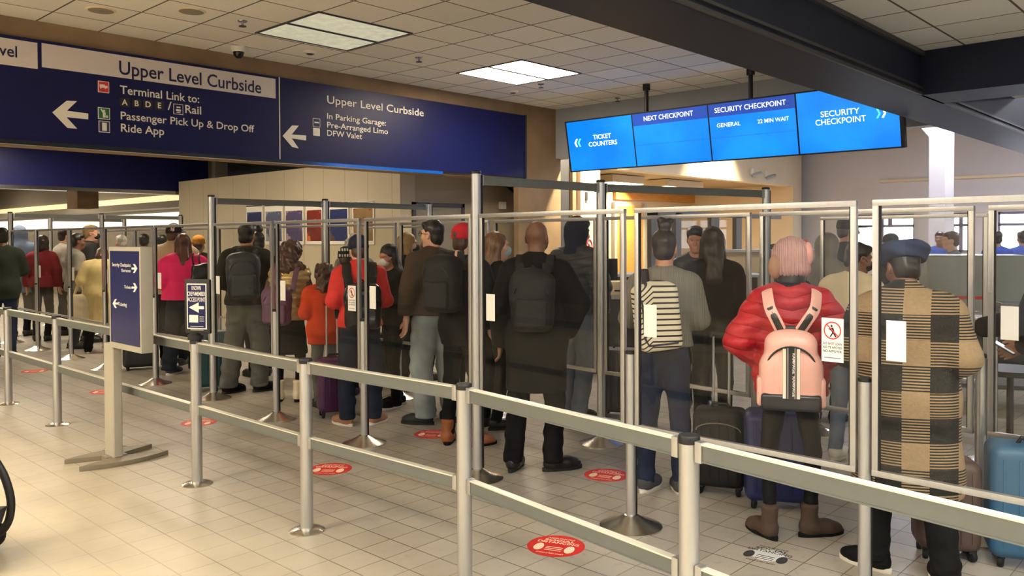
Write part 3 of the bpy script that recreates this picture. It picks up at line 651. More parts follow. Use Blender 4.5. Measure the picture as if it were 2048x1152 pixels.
# ticketing hall in the distance on the left: blue header, grey soffit, lit cove
zb = float(on_y(180, 376, 17.62)[2])
XT_ = 8.9
struct('trim_8', MB().box((-7, 17.62, zb), (XT_, 17.9, 3.55)), M_blue, smooth=0)
struct('trim_9', MB().box((-7, 17.58, zb - 0.07), (XT_, 17.9, zb)), M_chrome, smooth=0)
XT = 9.0
def tz(px, py): return float(on_x(px, py, XT)[2])
struct('wall_ticketing', MB().box((XT, YE, 0), (XT + 0.3, 41, 3.5)), mat('grey_wall_far', (150, 142, 128), 0.7), smooth=0)
struct('trim_10', MB().box((XT - 0.5, YE, tz(180, 428)), (XT, 41, tz(180, 414) - 0.05)), mat('grey_cove', (142, 134, 118), 0.6), smooth=0)
cov = MB().box((XT - 0.06, YE, tz(180, 414) - 0.05), (XT - 0.02, 41, tz(180, 404)))
struct('trim_11', cov, mat('cove_glow', (255, 226, 170), 0.5, emit=0.95), smooth=0)
struct('trim_12', MB().box((XT - 0.08, YE, tz(180, 458)), (XT - 0.02, 41, tz(180, 434))), mat('backlit_panel', (255, 244, 222), 0.5, emit=1.3), smooth=0)
p = on_y(168, 402, 18.6); struct('trim_13', MB().box((p[0] - 0.2, 18.4, p[2] - 0.16), (p[0] + 0.22, 19.0, 3.5)), concrete('brown_concrete', (112, 90, 66)), smooth=0)
struct('wall_back', MB().box((-7.3, -8, 0), (-7, 42, 4)), M_wall, smooth=0)
struct('wall_side', MB().box((-7, -8.3, 0), (26, -8, 4.4)), M_grey, smooth=0)
struct('wall_ticketing_end', MB().box((-7, 42, 0), (26, 42.3, 4.4)), M_wall, smooth=0)
struct('wall_beyond', MB().box((26, -8, 0), (26.3, 42, 4.4)), M_pinkw, smooth=0)
struct('wall_stair', MB().box((10.3, YB + 0.3, 0), (xc3, 13.2, 3.2)), M_wall, smooth=0)
# unseen entrance doors across the hall, glowing panes added for light and panel reflections
for i in range(5):
    y0 = -6.5 + i * 4.0
    o = struct('door_%d' % (i + 2), MB().box((-6.98, y0, 0.1), (-6.96, y0 + 2.6, 2.5)), mat('glowing_entrance_pane', (226, 236, 255), 0.3, emit=0.5), smooth=0)
    f = MB()
    for yy in (y0, y0 + 1.3, y0 + 2.6): f.box((-6.97, yy - 0.05, 0), (-6.88, yy + 0.05, 2.6))
    f.box((-6.97, y0, 2.5), (-6.88, y0 + 2.6, 2.62)); f.build('door_frame', M_alu, o, smooth=0)
# stair handrail shadowed in the recess
o = tag(MB().tube([tuple(on_y(1008, 366, YB - 0.06)), tuple(on_y(1070, 422, YB - 0.06)), tuple(on_y(1120, 470, YB - 0.06))], 0.03).build('handrail', M_black), 'black sloping handrail fixed on the beige recess wall', 'handrail')
o = tag(MB().box(tuple(on_y(1000, 418, YB - 0.03)), tuple(on_y(1010, 404, YB + 0.0))).build('wall_switch', M_white), 'small white switch plate on the recess wall beside the handrail', 'switch')

# ------------------------------------------------------------------ ceiling fittings
M_lit = mat('lit_diffuser', (255, 238, 212), 0.5, emit=LIT); M_dim = mat('faint_prismatic_diffuser', (226, 226, 200), 0.25, var=0.2, vscale=9, bump=0.6, bscale=18, emit=0.42)
M_litw = mat('fill_diffuser_walkway', (255, 238, 210), 0.5, emit=LIT * 1.5)
M_litn = mat('fill_diffuser_neutral', (248, 244, 236), 0.5, emit=LIT)
M_litc = mat('lit_diffuser_cool', (244, 244, 255), 0.5, emit=LIT * 1.7)
def troffer(x, y, z, label, m=None, group=None, sx=1.16, sy=1.16):
    t = thing('ceiling_light', label, 'ceiling light', (x, y, z), 0, group)
    f = MB(); h = 0.012
    for a0, b0, a1, b1 in ((-sx / 2 - 0.025, -sy / 2 - 0.025, sx / 2 + 0.025, -sy / 2), (-sx / 2 - 0.025, sy / 2, sx / 2 + 0.025, sy / 2 + 0.025), (-sx / 2 - 0.025, -sy / 2, -sx / 2, sy / 2), (sx / 2, -sy / 2, sx / 2 + 0.025, sy / 2), (-sx / 2, -0.025, sx / 2, 0.025)):
        f.box((a0, b0, -h), (a1, b1, 0.0))
    f.build('frame', M_dkgrey, t, smooth=0)
    for s_ in (-1, 1): MB().box((-sx / 2, min(s_ * 0.025, s_ * sy / 2), -0.006), (sx / 2, max(s_ * 0.025, s_ * sy / 2), 0.0)).build('diffuser', m or M_lit, t, smooth=0)
    return t
troffer(5.30, 7.60, CEIL, 'dimly lit square ceiling light with two prismatic panels above the blue sign', M_dim)  # this light's diffusers carry a faint glow of their own
troffer(8.33, 7.65, CEIL, 'bright lit square ceiling light left of the hanging blue screens')
k = 0
for y in (5.2, 9.0 - 0.3):  # unseen lights, added to brighten the walkway floor and barrier
    for x in (-4.5, -1.6):
        troffer(x, y, CEIL, 'added unseen ceiling light brightening the walkway', M_litw, 'added lights over the walkway')
for x, y in ((-4.5, 0.6), (-1.0, 0.6), (2.2, 0.2), (-1.0, -3.2), (2.2, -3.2), (5.6, -3.2)):  # unseen lights, added as fill on the near floor, rails and backs
    troffer(x, y, 3.29, 'added unseen ceiling light under the near ceiling, filling from behind the viewer', M_litn, 'added lights behind the viewer')
for x, y in ((14.0, 5.0), (17.5, 4.5), (14.5, 0.5), (18.5, -1.5), (13.0, -4.0)):
    troffer(x, y, 4.3, 'lit ceiling light in the checkpoint hall beyond the screens', M_litc, 'checkpoint hall lights')
for x, y in ((1.0, 16.5), (4.5, 16.0), (4.0, 20.5), (6.5, 24.0), (2.0, 26.0), (6.5, 30.0), (5.6, 12.0)):
    troffer(x, y, 3.5, 'lit ceiling light over the distant ticket hall', None, 'ticket hall lights')
# surface lights under the alcove soffit, warm wall lamp, uplights
for (a0, b0, a1, b1), lb in (((1203, 350, 1268, 364), 'left white box light hanging under the alcove soffit'), ((1312, 362, 1386, 372), 'right white box light hanging under the alcove soffit')):
    p = on_y((a0 + a1) / 2, b0, YW + 1.2); w = float(on_y(a1, b0, YW + 1.2)[0] - on_y(a0, b0, YW + 1.2)[0])
    t = thing('box_light', lb, 'light', (p[0], YW + 1.2, zf + 0.015))
    MB().box((-w / 2, -0.3, -0.16), (w / 2, 0.3, 0)).build('housing', M_cream, t, bevel=0.008)
    MB().box((-w / 2 + 0.03, -0.27, -0.17), (w / 2 - 0.03, 0.27, -0.158)).build('diffuser', mat('warm_diffuser', (255, 230, 180), 0.5, emit=26.0), t, smooth=0)
for px, lb in ((1500, 'warm floodlight washing the cream fascia above the alcove'), (1250, 'warm floodlight above the alcove close to the cream doorway')):
    p = on_y(px, 300, YW - 0.9)
    t = thing('floodlight', lb, 'light', (p[0], YW - 0.9, 4.3))
    MB().lathe([(0.04, -0.16), (0.09, -0.12), (0.09, 0)], n=16).build('housing', M_white, t)
    L = bpy.data.lights.new('floodlight_lamp', 'SPOT'); L.energy = 1700; L.color = (1.0, 0.82, 0.55); L.spot_size = R(95); L.spot_blend = 0.8; L.shadow_soft_size = 0.08
    lo = bpy.data.objects.new('lamp', L); COL.objects.link(lo); lo.parent = t; lo.location = (0, 0, -0.18); lo.rotation_euler = (R(38), 0, 0)
p = on_y(1283, 400, YW + 2.2)
t = thing('downlight', 'warm downlight in the alcove soffit over the maple doors', 'light', (p[0], YW + 2.3, zf + 0.03)); MB().lathe([(0.08, -0.02), (0.1, 0)], n=16).build('trim_ring', M_white, t)
L = bpy.data.lights.new('downlight_lamp', 'SPOT'); L.energy = 700; L.color = (1.0, 0.74, 0.36); L.spot_size = R(110); L.spot_blend = 0.9; L.shadow_soft_size = 0.06
lo = bpy.data.objects.new('lamp', L); COL.objects.link(lo); lo.parent = t; lo.location = (0, 0, -0.05); lo.rotation_euler = (R(30), 0, 0)
def on_ceil(px, py, z=CEIL): return fl(px, py, z)
p = on_ceil(477, 94); t = thing('dome_camera', 'white dome security camera on the ceiling over the blue sign', 'camera', tuple(p))
MB().lathe([(0.07, -0.06), (0.085, -0.03), (0.085, 0)], n=20).build('housing', M_white, t)
MB().lathe([(0.002, -0.135), (0.03, -0.128), (0.052, -0.105), (0.062, -0.075), (0.064, -0.055)], n=20).build('dome', mat('smoked_dome', (14, 14, 16), 0.08), t)
for px, py, lb in ((485, 42, 'sprinkler head on the ceiling above the white dome camera'), (838, 115, 'sprinkler head on the ceiling between the dim and the lit light'), (1082, 168, 'sprinkler head on the ceiling just right of the lit light'), (1235, 196, 'sprinkler head on the ceiling left of the screen hanger')):
    t = thing('sprinkler', lb, 'sprinkler', tuple(on_ceil(px, py)))
    MB().lathe([(0.012, -0.05), (0.012, 0)], n=10).build('stem', M_chrome, t); MB().lathe([(0.04, -0.058), (0.036, -0.05)], n=14).build('deflector', M_dkgrey, t); MB().lathe([(0.045, -0.008), (0.05, 0)], n=14).build('escutcheon', M_chrome, t)
for px, py, lb in ((620, 103, 'round white smoke detector right of the dome camera'), (1026, 182, 'round white ceiling disc below the lit light')):
    t = thing('smoke_detector', lb, 'detector', tuple(on_ceil(px, py))); MB().lathe([(0.05, -0.03), (0.08, -0.015), (0.085, 0)], n=20).build('cover', M_white, t); MB().lathe([(0.03, -0.04), (0.05, -0.03)], n=16).build('grille', M_dkgrey, t)
for px, py, lb in ((202, 20, 'round ceiling speaker at the far left over the blue sign'), (383, 22, 'round ceiling speaker above the dome camera, right of another')):
    t = thing('ceiling_speaker', lb, 'speaker', tuple(on_ceil(px, py))); MB().lathe([(0.13, -0.01), (0.14, 0)], n=24).build('rim', M_cream, t); MB().lathe([(0.10, -0.014), (0.12, -0.009)], n=24).build('grille', mat('speaker_mesh', (140, 132, 116), 0.7), t)

# ------------------------------------------------------------------ blue wayfinding sign
PS = Plane((0, YW - 0.05, 0), (1, 0, 0), (0, 0, 1))
t = thing('wayfinding_sign', 'long navy blue overhead sign with white arrows and lettering', 'sign', (6.2, YW, 2.62))
a0, b0 = PS.hit(1052, 355); _, b1 = PS.hit(600, 163)
PS.rect(-3.0, 2.66, a0, 3.70, -0.04, 0.0).build('sign_face', M_blue, t, world=True, smooth=0)
PS.rect(-3.0, 2.615, a0 - 1.9, 2.66, -0.04, 0.03).build('bottom_edge', M_chrome, t, world=True, smooth=0)
PS.rect(a0 - 0.015, 2.63, a0 + 0.015, 3.71, -0.05, 0.012).build('end_edge', M_dkgrey, t, world=True, smooth=0)
mb = MB(); a, _ = PS.hit(559, 230); PS.rect(a - 0.006, 2.66, a + 0.006, 3.70, 0.0, 0.004, mb); mb.build('divider', M_wtext, t, world=True, smooth=0)
def strip(x0, x1, yt, yb, nm='strip'):
    A0, T0 = PS.hit(x0, yt); A1, _ = PS.hit(x1, yt); _, B0 = PS.hit(x0, yb); return PS.rect(A0, B0, A1, T0, 0.0, 0.003).build(nm, M_strip, t, world=True, smooth=0)
strip(-160, 74, 50, 107); s2 = strip(83, 550, 86, 134)
def sign_txt(body, p0, p1, cap_px, m, name='lettering'):
    A0, B0 = PS.hit(p0[0], p0[1]); _, B1 = PS.hit(p0[0], p0[1] - cap_px)
    mb = MB(); text_px(mb, PS, body, p0, p1, B1 - B0, 0.006); o = mb.build(name, m, t, world=True, smooth=0); o['label'] = 'lettering reading ' + body.replace(':', ''); return o
sign_txt('Upper Level', (-135, 95), (34, 112), 24, M_navytext); sign_txt('Upper Level Curbside', (238, 150), (522, 185), 27, M_navytext)
sign_txt('Terminal Link to:', (239.5, 187), (398, 206), 16.5, M_wtext); sign_txt('Rail', (370, 226), (402, 228.6), 16, M_wtext); sign_txt('/', (335, 219), (343, 220), 16, M_wtext)
sign_txt('Passenger Pick Up & Drop Off', (241, 238), (508, 265), 15.5, M_wtext); sign_txt('Ride App', (241.5, 262.5), (328, 271), 16, M_wtext)
sign_txt('Upper Level Curbside', (653.7, 205.6), (847, 233.5), 15.5, M_wtext); sign_txt('In Parking Garage:', (653.7, 237.5), (771.5, 251.5), 11.5, M_wtext)
sign_txt('Pre-Arranged Limo', (653.7, 255), (775.5, 268.5), 11.5, M_wtext); sign_txt('DFW Valet', (653.7, 271), (723.6, 278.5), 11.5, M_wtext)
def sign_poly(pts, m, name, c0=0.0, c1=0.006, par=None):
    return PS.poly([PS.hit(*p) for p in pts], c0, c1).build(name, m, par or t, world=True, smooth=0)
q = lambda L, ox=0: [(ox + x / 2.505, y / 2.505) for x, y in L]
sign_poly(q([(262, 563), (333, 505), (385, 507), (334, 555), (441, 569), (441, 598), (332, 587), (386, 645), (338, 641)]), M_wtext, 'arrow')
sign_poly(q([(163, 681), (210, 629), (243, 630), (208, 674), (280, 679), (280, 704), (208, 693), (243, 744), (210, 736)], 500), M_wtext, 'arrow')
def icon(x0, y0, x1, y1, fill, name, glyph):
    A0, T = PS.hit(x0, y0); A1, _ = PS.hit(x1, y0); _, B = PS.hit(x0, y1); w = A1 - A0; h = T - B
    o = PS.rect(A0, B, A1, T, 0.0, 0.003).build(name, M_wtext, t, world=True, smooth=0)
    PS.rect(A0 + w * 0.06, B + h * 0.06, A1 - w * 0.06, T - h * 0.06, 0.003, 0.005).build('field', fill, o, world=True, smooth=0)
    g = MB()
    for pts in glyph: PS.poly([(A0 + w * x, B + h * y) for x, y in pts], 0.005, 0.008, g)
    if glyph: g.build('symbol', M_wtext, o, world=True, smooth=0)
bx = lambda x0, y0, x1, y1: [(x0, y0), (x1, y0), (x1, y1), (x0, y1)]
icon(195.5, 161, 218, 184, M_red, 'icon', [bx(.15, .42, .85, .62), bx(.2, .34, .3, .42), bx(.6, .34, .7, .42), bx(.15, .62, .6, .7)])
icon(195.5, 214, 219.5, 237.5, M_green, 'icon', [bx(.4, .15, .62, .6), bx(.42, .64, .58, .8), [(.2, .85), (.28, .88), (.5, .58), (.4, .52)], bx(.66, .15, .82, .35)])
icon(197, 241, 219.5, 264, mat('slate_blue_print', (52, 60, 104), 0.5), 'icon', [bx(.3, .15, .7, .85)])
icon(346.5, 207, 366, 228, M_blue, 'icon', [bx(.25, .3, .75, .5), bx(.3, .62, .7, .75), bx(.3, .15, .7, .22)])
for cx_, ch in ((249.0, 'A'), (273, 'B'), (295.8, 'D'), (318.6, 'E')):
    cy_ = 205 + (cx_ - 249) * 0.09
    A0, T = PS.hit(cx_ - 9.5, cy_ - 10); A1, _ = PS.hit(cx_ + 9.5, cy_ - 10); _, B = PS.hit(cx_ - 9.5, cy_ + 8)
    o = PS.rect(A0, B, A1, T, 0.0, 0.003).build('letter_box', mat('dark_brown_print', (40, 30, 34), 0.5), t, world=True, smooth=0)
    mb = MB(); text_mb(mb, ch, PS.M((A0 + A1) / 2, B + (T - B) * 0.22, 0.005), height=(T - B) * 0.62, bold=0.02, align='CENTER'); mb.build('lettering', M_wtext, o, world=True, smooth=0)
icon(625.5, 236, 640, 253.5, M_blue, 'icon', [bx(.2, .45, .8, .6)]); icon(626, 255.5, 639.5, 271, M_wtext, 'icon', [])

# ------------------------------------------------------------------ hanging blue screens
XS = 10.23; zt_, zb_ = 3.475, 2.72; tilt = 0.14
PV = Plane((XS, 0, zt_), (0, -1, 0), (-tilt, 0, zt_ - zb_))
t = thing('display_sign', 'row of four bright blue hanging screens showing checkpoint directions', 'display', (XS, 5.8, zb_))
hh = math.hypot(tilt, zt_ - zb_)
cuts_ = [PV.hit(1131, 245)[0], PV.hit(1266, 260)[0], PV.hit(1418, 250)[0], PV.hit(1593, 230)[0], PV.hit(1802, 255)[0]]
PV.rect(cuts_[0] - 0.02, -hh - 0.02, cuts_[4] + 0.03, 0.02, -0.09, -0.004).build('casing', M_black, t, world=True, smooth=0)
def screen_mat():
    g = NG('lit_blue_screen'); n = g.noise(1.1, 3)
    c = g.mix(g.math('MULTIPLY', g.math('SUBTRACT', n, 0.42), 2.2), lin((0, 128, 246)), lin((24, 168, 255)))
    g.set('Base Color', (0.002, 0.01, 0.03)); g.set('Emission Color', c); g.set('Emission Strength', 1.12); g.set('Roughness', 0.3); return g.m
M_scr = screen_mat(); M_head = mat('lit_navy_band', (38, 74, 168), 0.3, emit=0.85); M_lt = mat('lit_white_lettering', (255, 255, 255), 0.4, emit=1.1); M_cy = mat('lit_cyan_chevron', (90, 220, 250), 0.4, emit=1.0)
scr = []
for i in range(4):
    o = PV.rect(cuts_[i] + 0.012, -hh, cuts_[i + 1] - 0.012, 0.0, -0.004, 0.0).build('screen', M_scr, t, world=True, smooth=0); scr.append(o)
for i in (1, 2):
    PV.rect(cuts_[i] + 0.012, -0.175, cuts_[i + 1] - 0.012, 0.0, 0.0, 0.002).build('header_band', M_head, scr[i], world=True, smooth=0)
    PV.rect(cuts_[i] + 0.012, -0.465, cuts_[i + 1] - 0.012, -0.46, 0.0, 0.002).build('rule', M_head, scr[i], world=True, smooth=0)
for body, p0, p1, cap, i in (('TICKET', (1187.3, 279), (1222.8, 275), 9, 0), ('COUNTERS', (1178.5, 293), (1235, 288.3), 9, 0), ('NEXT CHECKPOINT', (1288.2, 241.7), (1386.8, 231.2), 9.5, 1),
                             ('SECURITY CHECKPOINT', (1429.8, 225.4), (1572.5, 210), 10, 2), ('GENERAL', (1434.6, 254.9), (1481.4, 250.5), 8, 2), ('22 MIN WAIT', (1515.9, 246.6), (1578.6, 240.8), 8, 2),
                             ('SECURITY', (1641.9, 234.7), (1719.8, 226.4), 11.5, 3), ('CHECKPOINT', (1631.7, 250.5), (1732.8, 242.6), 11.5, 3)):
    A0, B0 = PV.hit(*p0); _, B1 = PV.hit(p0[0], p0[1] - cap); mb = MB(); text_px(mb, PV, body, p0, p1, B1 - B0, 0.006, 0.006); o = mb.build('lettering', M_lt, scr[i], world=True, smooth=0); o['label'] = 'lettering reading ' + body
def chev(x, y, w, h, s_, m, par):
    P = [(x, y), (x + s_ * w * .55, y - h), (x + s_ * w, y - h), (x + s_ * w * .45, y), (x + s_ * w, y + h), (x + s_ * w * .55, y + h)]
    PV.poly([PV.hit(*p) for p in P], 0.002, 0.006).build('chevron', m, par, world=True, smooth=0)
chev(1149.5, 286, 6.5, 8, 1, M_lt, scr[0]); chev(1156, 285.4, 6.5, 8, 1, M_cy, scr[0]); chev(1761.5, 227, 9, 9.5, -1, M_cy, scr[3]); chev(1772.5, 226, 9, 9.5, -1, M_lt, scr[3])
for px, py in ((1290, 168), (1603, 168)):
    p = fl(px, py, CEIL); mb = MB().lathe([(0.03, 0), (0.03, CEIL - zt_ + 0.03)], (XS + 0.04, p[1], zt_ - 0.02), n=14).lathe([(0.055, CEIL - 0.09), (0.055, CEIL - 0.0)], (XS + 0.04, p[1], 0), n=14)
    mb.build('hanger_pole', M_black, t, world=True)
# ------------------------------------------------------------------ posters on the panelled wall
PX1 = Plane((X1 - 0.004, 0, 0), (0, -1, 0), (0, 0, 1))
for i, (x0, x1, c, lb) in enumerate(((494, 526, ((34, 42, 96), (60, 84, 150), (24, 30, 64)), 'leftmost framed poster on the panelled wall, dark blue picture'), (531, 566, ((96, 104, 128), (150, 150, 160), (70, 80, 110)), 'framed poster with a misty grey blue picture'),
                                  (571, 608, ((96, 84, 120), (160, 140, 150), (60, 54, 92)), 'framed poster with a violet and grey picture'), (613, 646, ((150, 52, 36), (210, 110, 60), (70, 24, 24)), 'framed poster with a fiery red picture'),
                                  (659, 698, ((44, 58, 116), (90, 70, 60), (28, 36, 80)), 'framed poster with a blue and brown picture behind the tall pole'), (706, 749, ((180, 130, 66), (150, 40, 36), (60, 90, 80)), 'rightmost framed poster, ochre and red picture'))):
    xm = (x0 + x1) / 2; A0, T = PX1.hit(x0, 411 - (x0 - 494) * 0.035); A1, _ = PX1.hit(x1, 405); _, B = PX1.hit(x0, 489); _, PT = PX1.hit(x0, 425 - (x0 - 494) * 0.035)
    t = thing('poster', lb, 'poster', (X1, -(A0 + A1) / 2, B), 0, 'posters on the panelled wall')
    PX1.rect(A0, B, A1, T, 0, 0.015).build('frame', M_white, t, world=True, bevel=0.004)
    g = NG('poster_print_%d' % i); f = g.noise(2.4, 4); f2 = g.noise(5.5, 3)
    g.set('Base Color', g.mix(g.math('GREATER_THAN', f2, 0.56), g.mix(f, lin(c[0]), lin(c[2])), lin(c[1]))); g.set('Roughness', 0.3)
    PX1.rect(A0 + 0.03, B + 0.06, A1 - 0.03, PT, 0.015, 0.018).build('picture', g.m, t, world=True, smooth=0)
    PX1.rect(A0 + 0.01, T - 0.03, A1 - 0.01, T - 0.005, 0.015, 0.02).build('top_clip', M_steel, t, world=True, smooth=0)
# ------------------------------------------------------------------ low barrier along the walkway
M_railhi = mat('rail_top_highlight', (226, 224, 208), 0.3, 0.3)  # highlight along the rail tops, painted in as a brighter strip
FENCE = [(2.27, 0.18), (2.46, 1.48), (2.64, 2.78), (2.60, 4.03), (2.60, 5.35), (2.60, 6.70), (2.60, 8.0), (2.60, 9.39), (2.60, 10.75)]
FL = ['fixed aluminium barrier post outside the right edge of the view', 'fixed aluminium barrier post in front of the striped backpack and pink backpack wearers', 'fixed aluminium barrier post in front of the brown boots and the tall pole',
      'fixed aluminium barrier post in front of the cream boots and curly hair', 'fixed aluminium barrier post carrying the small black framed sign', 'fixed aluminium barrier post hidden behind the big sign stand',
      'fixed aluminium barrier post second from the left edge of the picture', 'fixed aluminium barrier post nearest the left edge of the picture', 'fixed aluminium barrier post left of the picture']
for i, (x, y) in enumerate(FENCE):
    t = thing('barrier_post', FL[i], 'barrier', (x, y, 0), 0, 'low fixed barrier posts')
    MB().lathe([(0.10, 0), (0.10, 0.004), (0.085, 0.012), (0.05, 0.02), (0.038, 0.022)], n=32).build('base_plate', M_steel, t)
    MB().lathe([(0.035, 0.015), (0.035, 0.955)], n=28).build('tube', M_alu, t)
    MB().lathe([(0.0365, 0.95), (0.0375, 0.956), (0.0375, 0.972), (0.034, 0.978)], n=28).build('cap', M_black, t)
    if i + 1 < len(FENCE):
        dx, dy = FENCE[i + 1][0] - x, FENCE[i + 1][1] - y; ln = math.hypot(dx, dy); M = Matrix.Rotation(math.atan2(dy, dx), 4, 'Z')
        for z0, z1 in ((0.897, 0.960), (0.478, 0.540)):
            mb = MB(); mb.box((0.05, -0.011, z0), (ln - 0.05, 0.011, z1 - 0.006), M); mb.box((0.05, -0.014, z0), (ln - 0.05, 0.014, z0 + 0.005), M)
            r_ = mb.build('rail', M_aluL, t, smooth=0); MB().box((0.05, -0.016, z1 - 0.006), (ln - 0.05, 0.016, z1), M).build('lit_top_edge', M_railhi, r_, smooth=0)
            for a0 in (0.0365, ln - 0.0645): MB().box((a0, -0.017, z0 - 0.004), (a0 + 0.028, 0.017, z1 + 0.004), M).build('bracket', M_alu, r_, bevel=0.003)

# ------------------------------------------------------------------ stanchions with clear panels
def base_prof(r=0.178): return [(r, 0), (r, 0.008), (r - 0.012, 0.014), (0.09, 0.040), (0.045, 0.066), (0.034, 0.072)]
def stanchion(x, y, label, tall=False, group=None):
    t = thing('stanchion', label, 'stanchion', (x, y, 0), 0, group)
    MB().lathe(base_prof(), n=40).build('base', M_steel, t)
    r = 0.034 if tall else 0.028; h = 2.10 if tall else 1.0
    MB().lathe([(r, 0.06), (r, h)], n=24).build('tube', M_alu, t)
    MB().box((r * 0.55, -r * 0.92, 0.075), (r * 1.02, -r * 0.25, h - 0.02)).build('slot', M_rubber, t, smooth=0)
    MB().lathe([(r + 0.001, h - 0.012), (r + 0.002, h - 0.008), (r + 0.002, h + 0.004), (r - 0.004, h + 0.009)], n=24).build('cap', M_black, t)
    return t
def acrylic():
    g = NG('clear_acrylic'); nt = g.nt; nt.nodes.remove(g.b)
    out = [n for n in nt.nodes if n.type == 'OUTPUT_MATERIAL'][0]
    lw = nt.nodes.new('ShaderNodeLayerWeight'); lw.inputs['Blend'].default_value = 0.5; fr = g.math('ADD', 0.009, g.math('MULTIPLY', 0.22, g.math('POWER', lw.outputs['Facing'], 5.0)))
    tr = nt.nodes.new('ShaderNodeBsdfTransparent'); tr.inputs[0].default_value = (0.975, 0.975, 0.965, 1)
    gl = nt.nodes.new('ShaderNodeBsdfGlossy'); gl.inputs['Roughness'].default_value = 0.015; gl.inputs[0].default_value = (1, 1, 1, 1)
    df = nt.nodes.new('ShaderNodeBsdfDiffuse'); df.inputs[0].default_value = (0.6, 0.58, 0.55, 1)
    sm = g.noise(3.0, 4); hz = nt.nodes.new('ShaderNodeMixShader'); nt.links.new(g.math('MULTIPLY', sm, 0.008), hz.inputs[0]); nt.links.new(tr.outputs[0], hz.inputs[1]); nt.links.new(df.outputs[0], hz.inputs[2])
    mx = nt.nodes.new('ShaderNodeMixShader'); nt.links.new(fr, mx.inputs[0]); nt.links.new(hz.outputs[0], mx.inputs[1]); nt.links.new(gl.outputs[0], mx.inputs[2])
    nt.links.new(mx.outputs[0], out.inputs[0]); return g.m
M_acr = acrylic()
PZ0, PZ1 = 0.565, 1.815
def panel(a, b, label, ga=0.036, gb=0.036, sticker=True, notice=False, group=None, blank=False, z1=PZ1):
    """a is the near end, b the far end; local x runs near to far, local +y faces the walkway"""
    dx, dy = b[0] - a[0], b[1] - a[1]; ln = math.hypot(dx, dy); rz = math.atan2(dy, dx); x0, x1 = -ln / 2 + ga, ln / 2 - gb
    t = thing('clear_panel', label, 'panel', ((a[0] + b[0]) / 2, (a[1] + b[1]) / 2, PZ0), rz, group); h = z1 - PZ0; w = 0.028
    f = MB(); f.box((x0, -0.013, 0), (x0 + w, 0.013, h)); f.box((x1 - w, -0.013, 0), (x1, 0.013, h)); f.box((x0, -0.015, 0), (x1, 0.015, w)); f.box((x0, -0.015, h - w), (x1, 0.015, h))
    f.build('frame', M_alu, t, bevel=0.004)
    g = MB()
    for xx in (x0 + w, x1 - w - 0.006): g.box((xx, -0.008, w), (xx + 0.006, 0.008, h - w))
    g.build('gasket', M_rubber, t, smooth=0)
    MB().box((x0 + w + 0.006, -0.002, w), (x1 - w - 0.006, 0.002, h - w)).build('acrylic_sheet', M_acr, t, smooth=0)
    def paper(xc, zc, w_, h_, nm): return MB().box((xc - w_ / 2, 0.003, zc - h_ / 2), (xc + w_ / 2, 0.0045, zc + h_ / 2)).build(nm, M_white, t, smooth=0)
    if sticker: paper(x1 - w - 0.075, 0.62, 0.085, 0.18, 'paper_label')
    if notice:
        xc, zc = x0 + w + 0.085, 0.60; o = paper(xc, zc, 0.105, 0.205, 'notice')
        # printed face: ring, struck-through figure and two lines; local x runs leftwards for the reader
        F = Matrix(((-1, 0, 0, xc), (0, 0, 1, 0.0046), (0, 1, 0, zc), (0, 0, 0, 1)))
        ring = MB(); n = 28
        for k in range(n):
            t0, t1 = 2 * math.pi * k / n, 2 * math.pi * (k + 1) / n
            ring.add([F @ Vector((r_ * math.cos(tt), 0.045 + r_ * math.sin(tt), 0.0006)) for tt in (t0, t1) for r_ in (0.036, 0.042)], [(0, 1, 3, 2)])
        ring.add([F @ Vector((p[0], 0.045 + p[1], 0.0006)) for p in ((-0.028, 0.024), (-0.024, 0.028), (0.028, -0.024), (0.024, -0.028))], [(0, 1, 2, 3)])
        ring.build('prohibition_ring', M_red, o, smooth=0)
        fg = MB(); fg.lathe([(0.001, -0.006), (0.006, 0), (0.001, 0.006)], n=10); fg.v = [F @ Vector((v[0] - 0.004, 0.066 + v[2], 0.0002 + abs(v[1]) * 0.02)) for v in fg.v]
        for P in ([(-0.012, 0.056), (0.004, 0.06), (0.012, 0.035), (0.0, 0.032)], [(0.0, 0.036), (0.01, 0.036), (0.02, 0.016), (0.013, 0.014)], [(-0.02, 0.052), (-0.01, 0.056), (0.0, 0.046), (-0.004, 0.042)], [(0.0, 0.036), (0.006, 0.034), (-0.008, 0.014), (-0.014, 0.016)]):
            fg.add([F @ Vector((p[0], p[1], 0.0004)) for p in P], [(0, 1, 2, 3)])
        fg.build('figure', M_black, o, smooth=0)
        mb = MB()
        for k, s_ in enumerate(('DO NOT LEAN', 'NO TE APOYES', 'NO APPUYER')): text_mb(MB(), s_, F @ Matrix.Translation((-0.045, -0.022 - 0.018 * k, 0.0005)), width=0.09, height=0.011, bold=0.02).build('lettering', M_dkgrey, o, smooth=0)
        mb.add([F @ Vector(p) for p in ((-0.04, -0.082, 0.0005), (0.04, -0.082, 0.0005), (0.04, -0.085, 0.0005), (-0.04, -0.085, 0.0005))], [(0, 1, 2, 3)])
        mb.build('rule', M_dkgrey, o, smooth=0)
    return t
ROW1 = [(3.80, 0.06, 0), (3.85, 1.40, 0), (3.89, 2.72, 0), (3.96, 4.04, 1), (4.03, 5.41, 0), (4.04, 6.75, 0), (4.12, 8.10, 1), (4.10, 9.43, 0), (4.15, 11.0, 0), (4.18, 12.30, 0), (4.18, 13.66, 0), (4.2, 14.95, 1)]
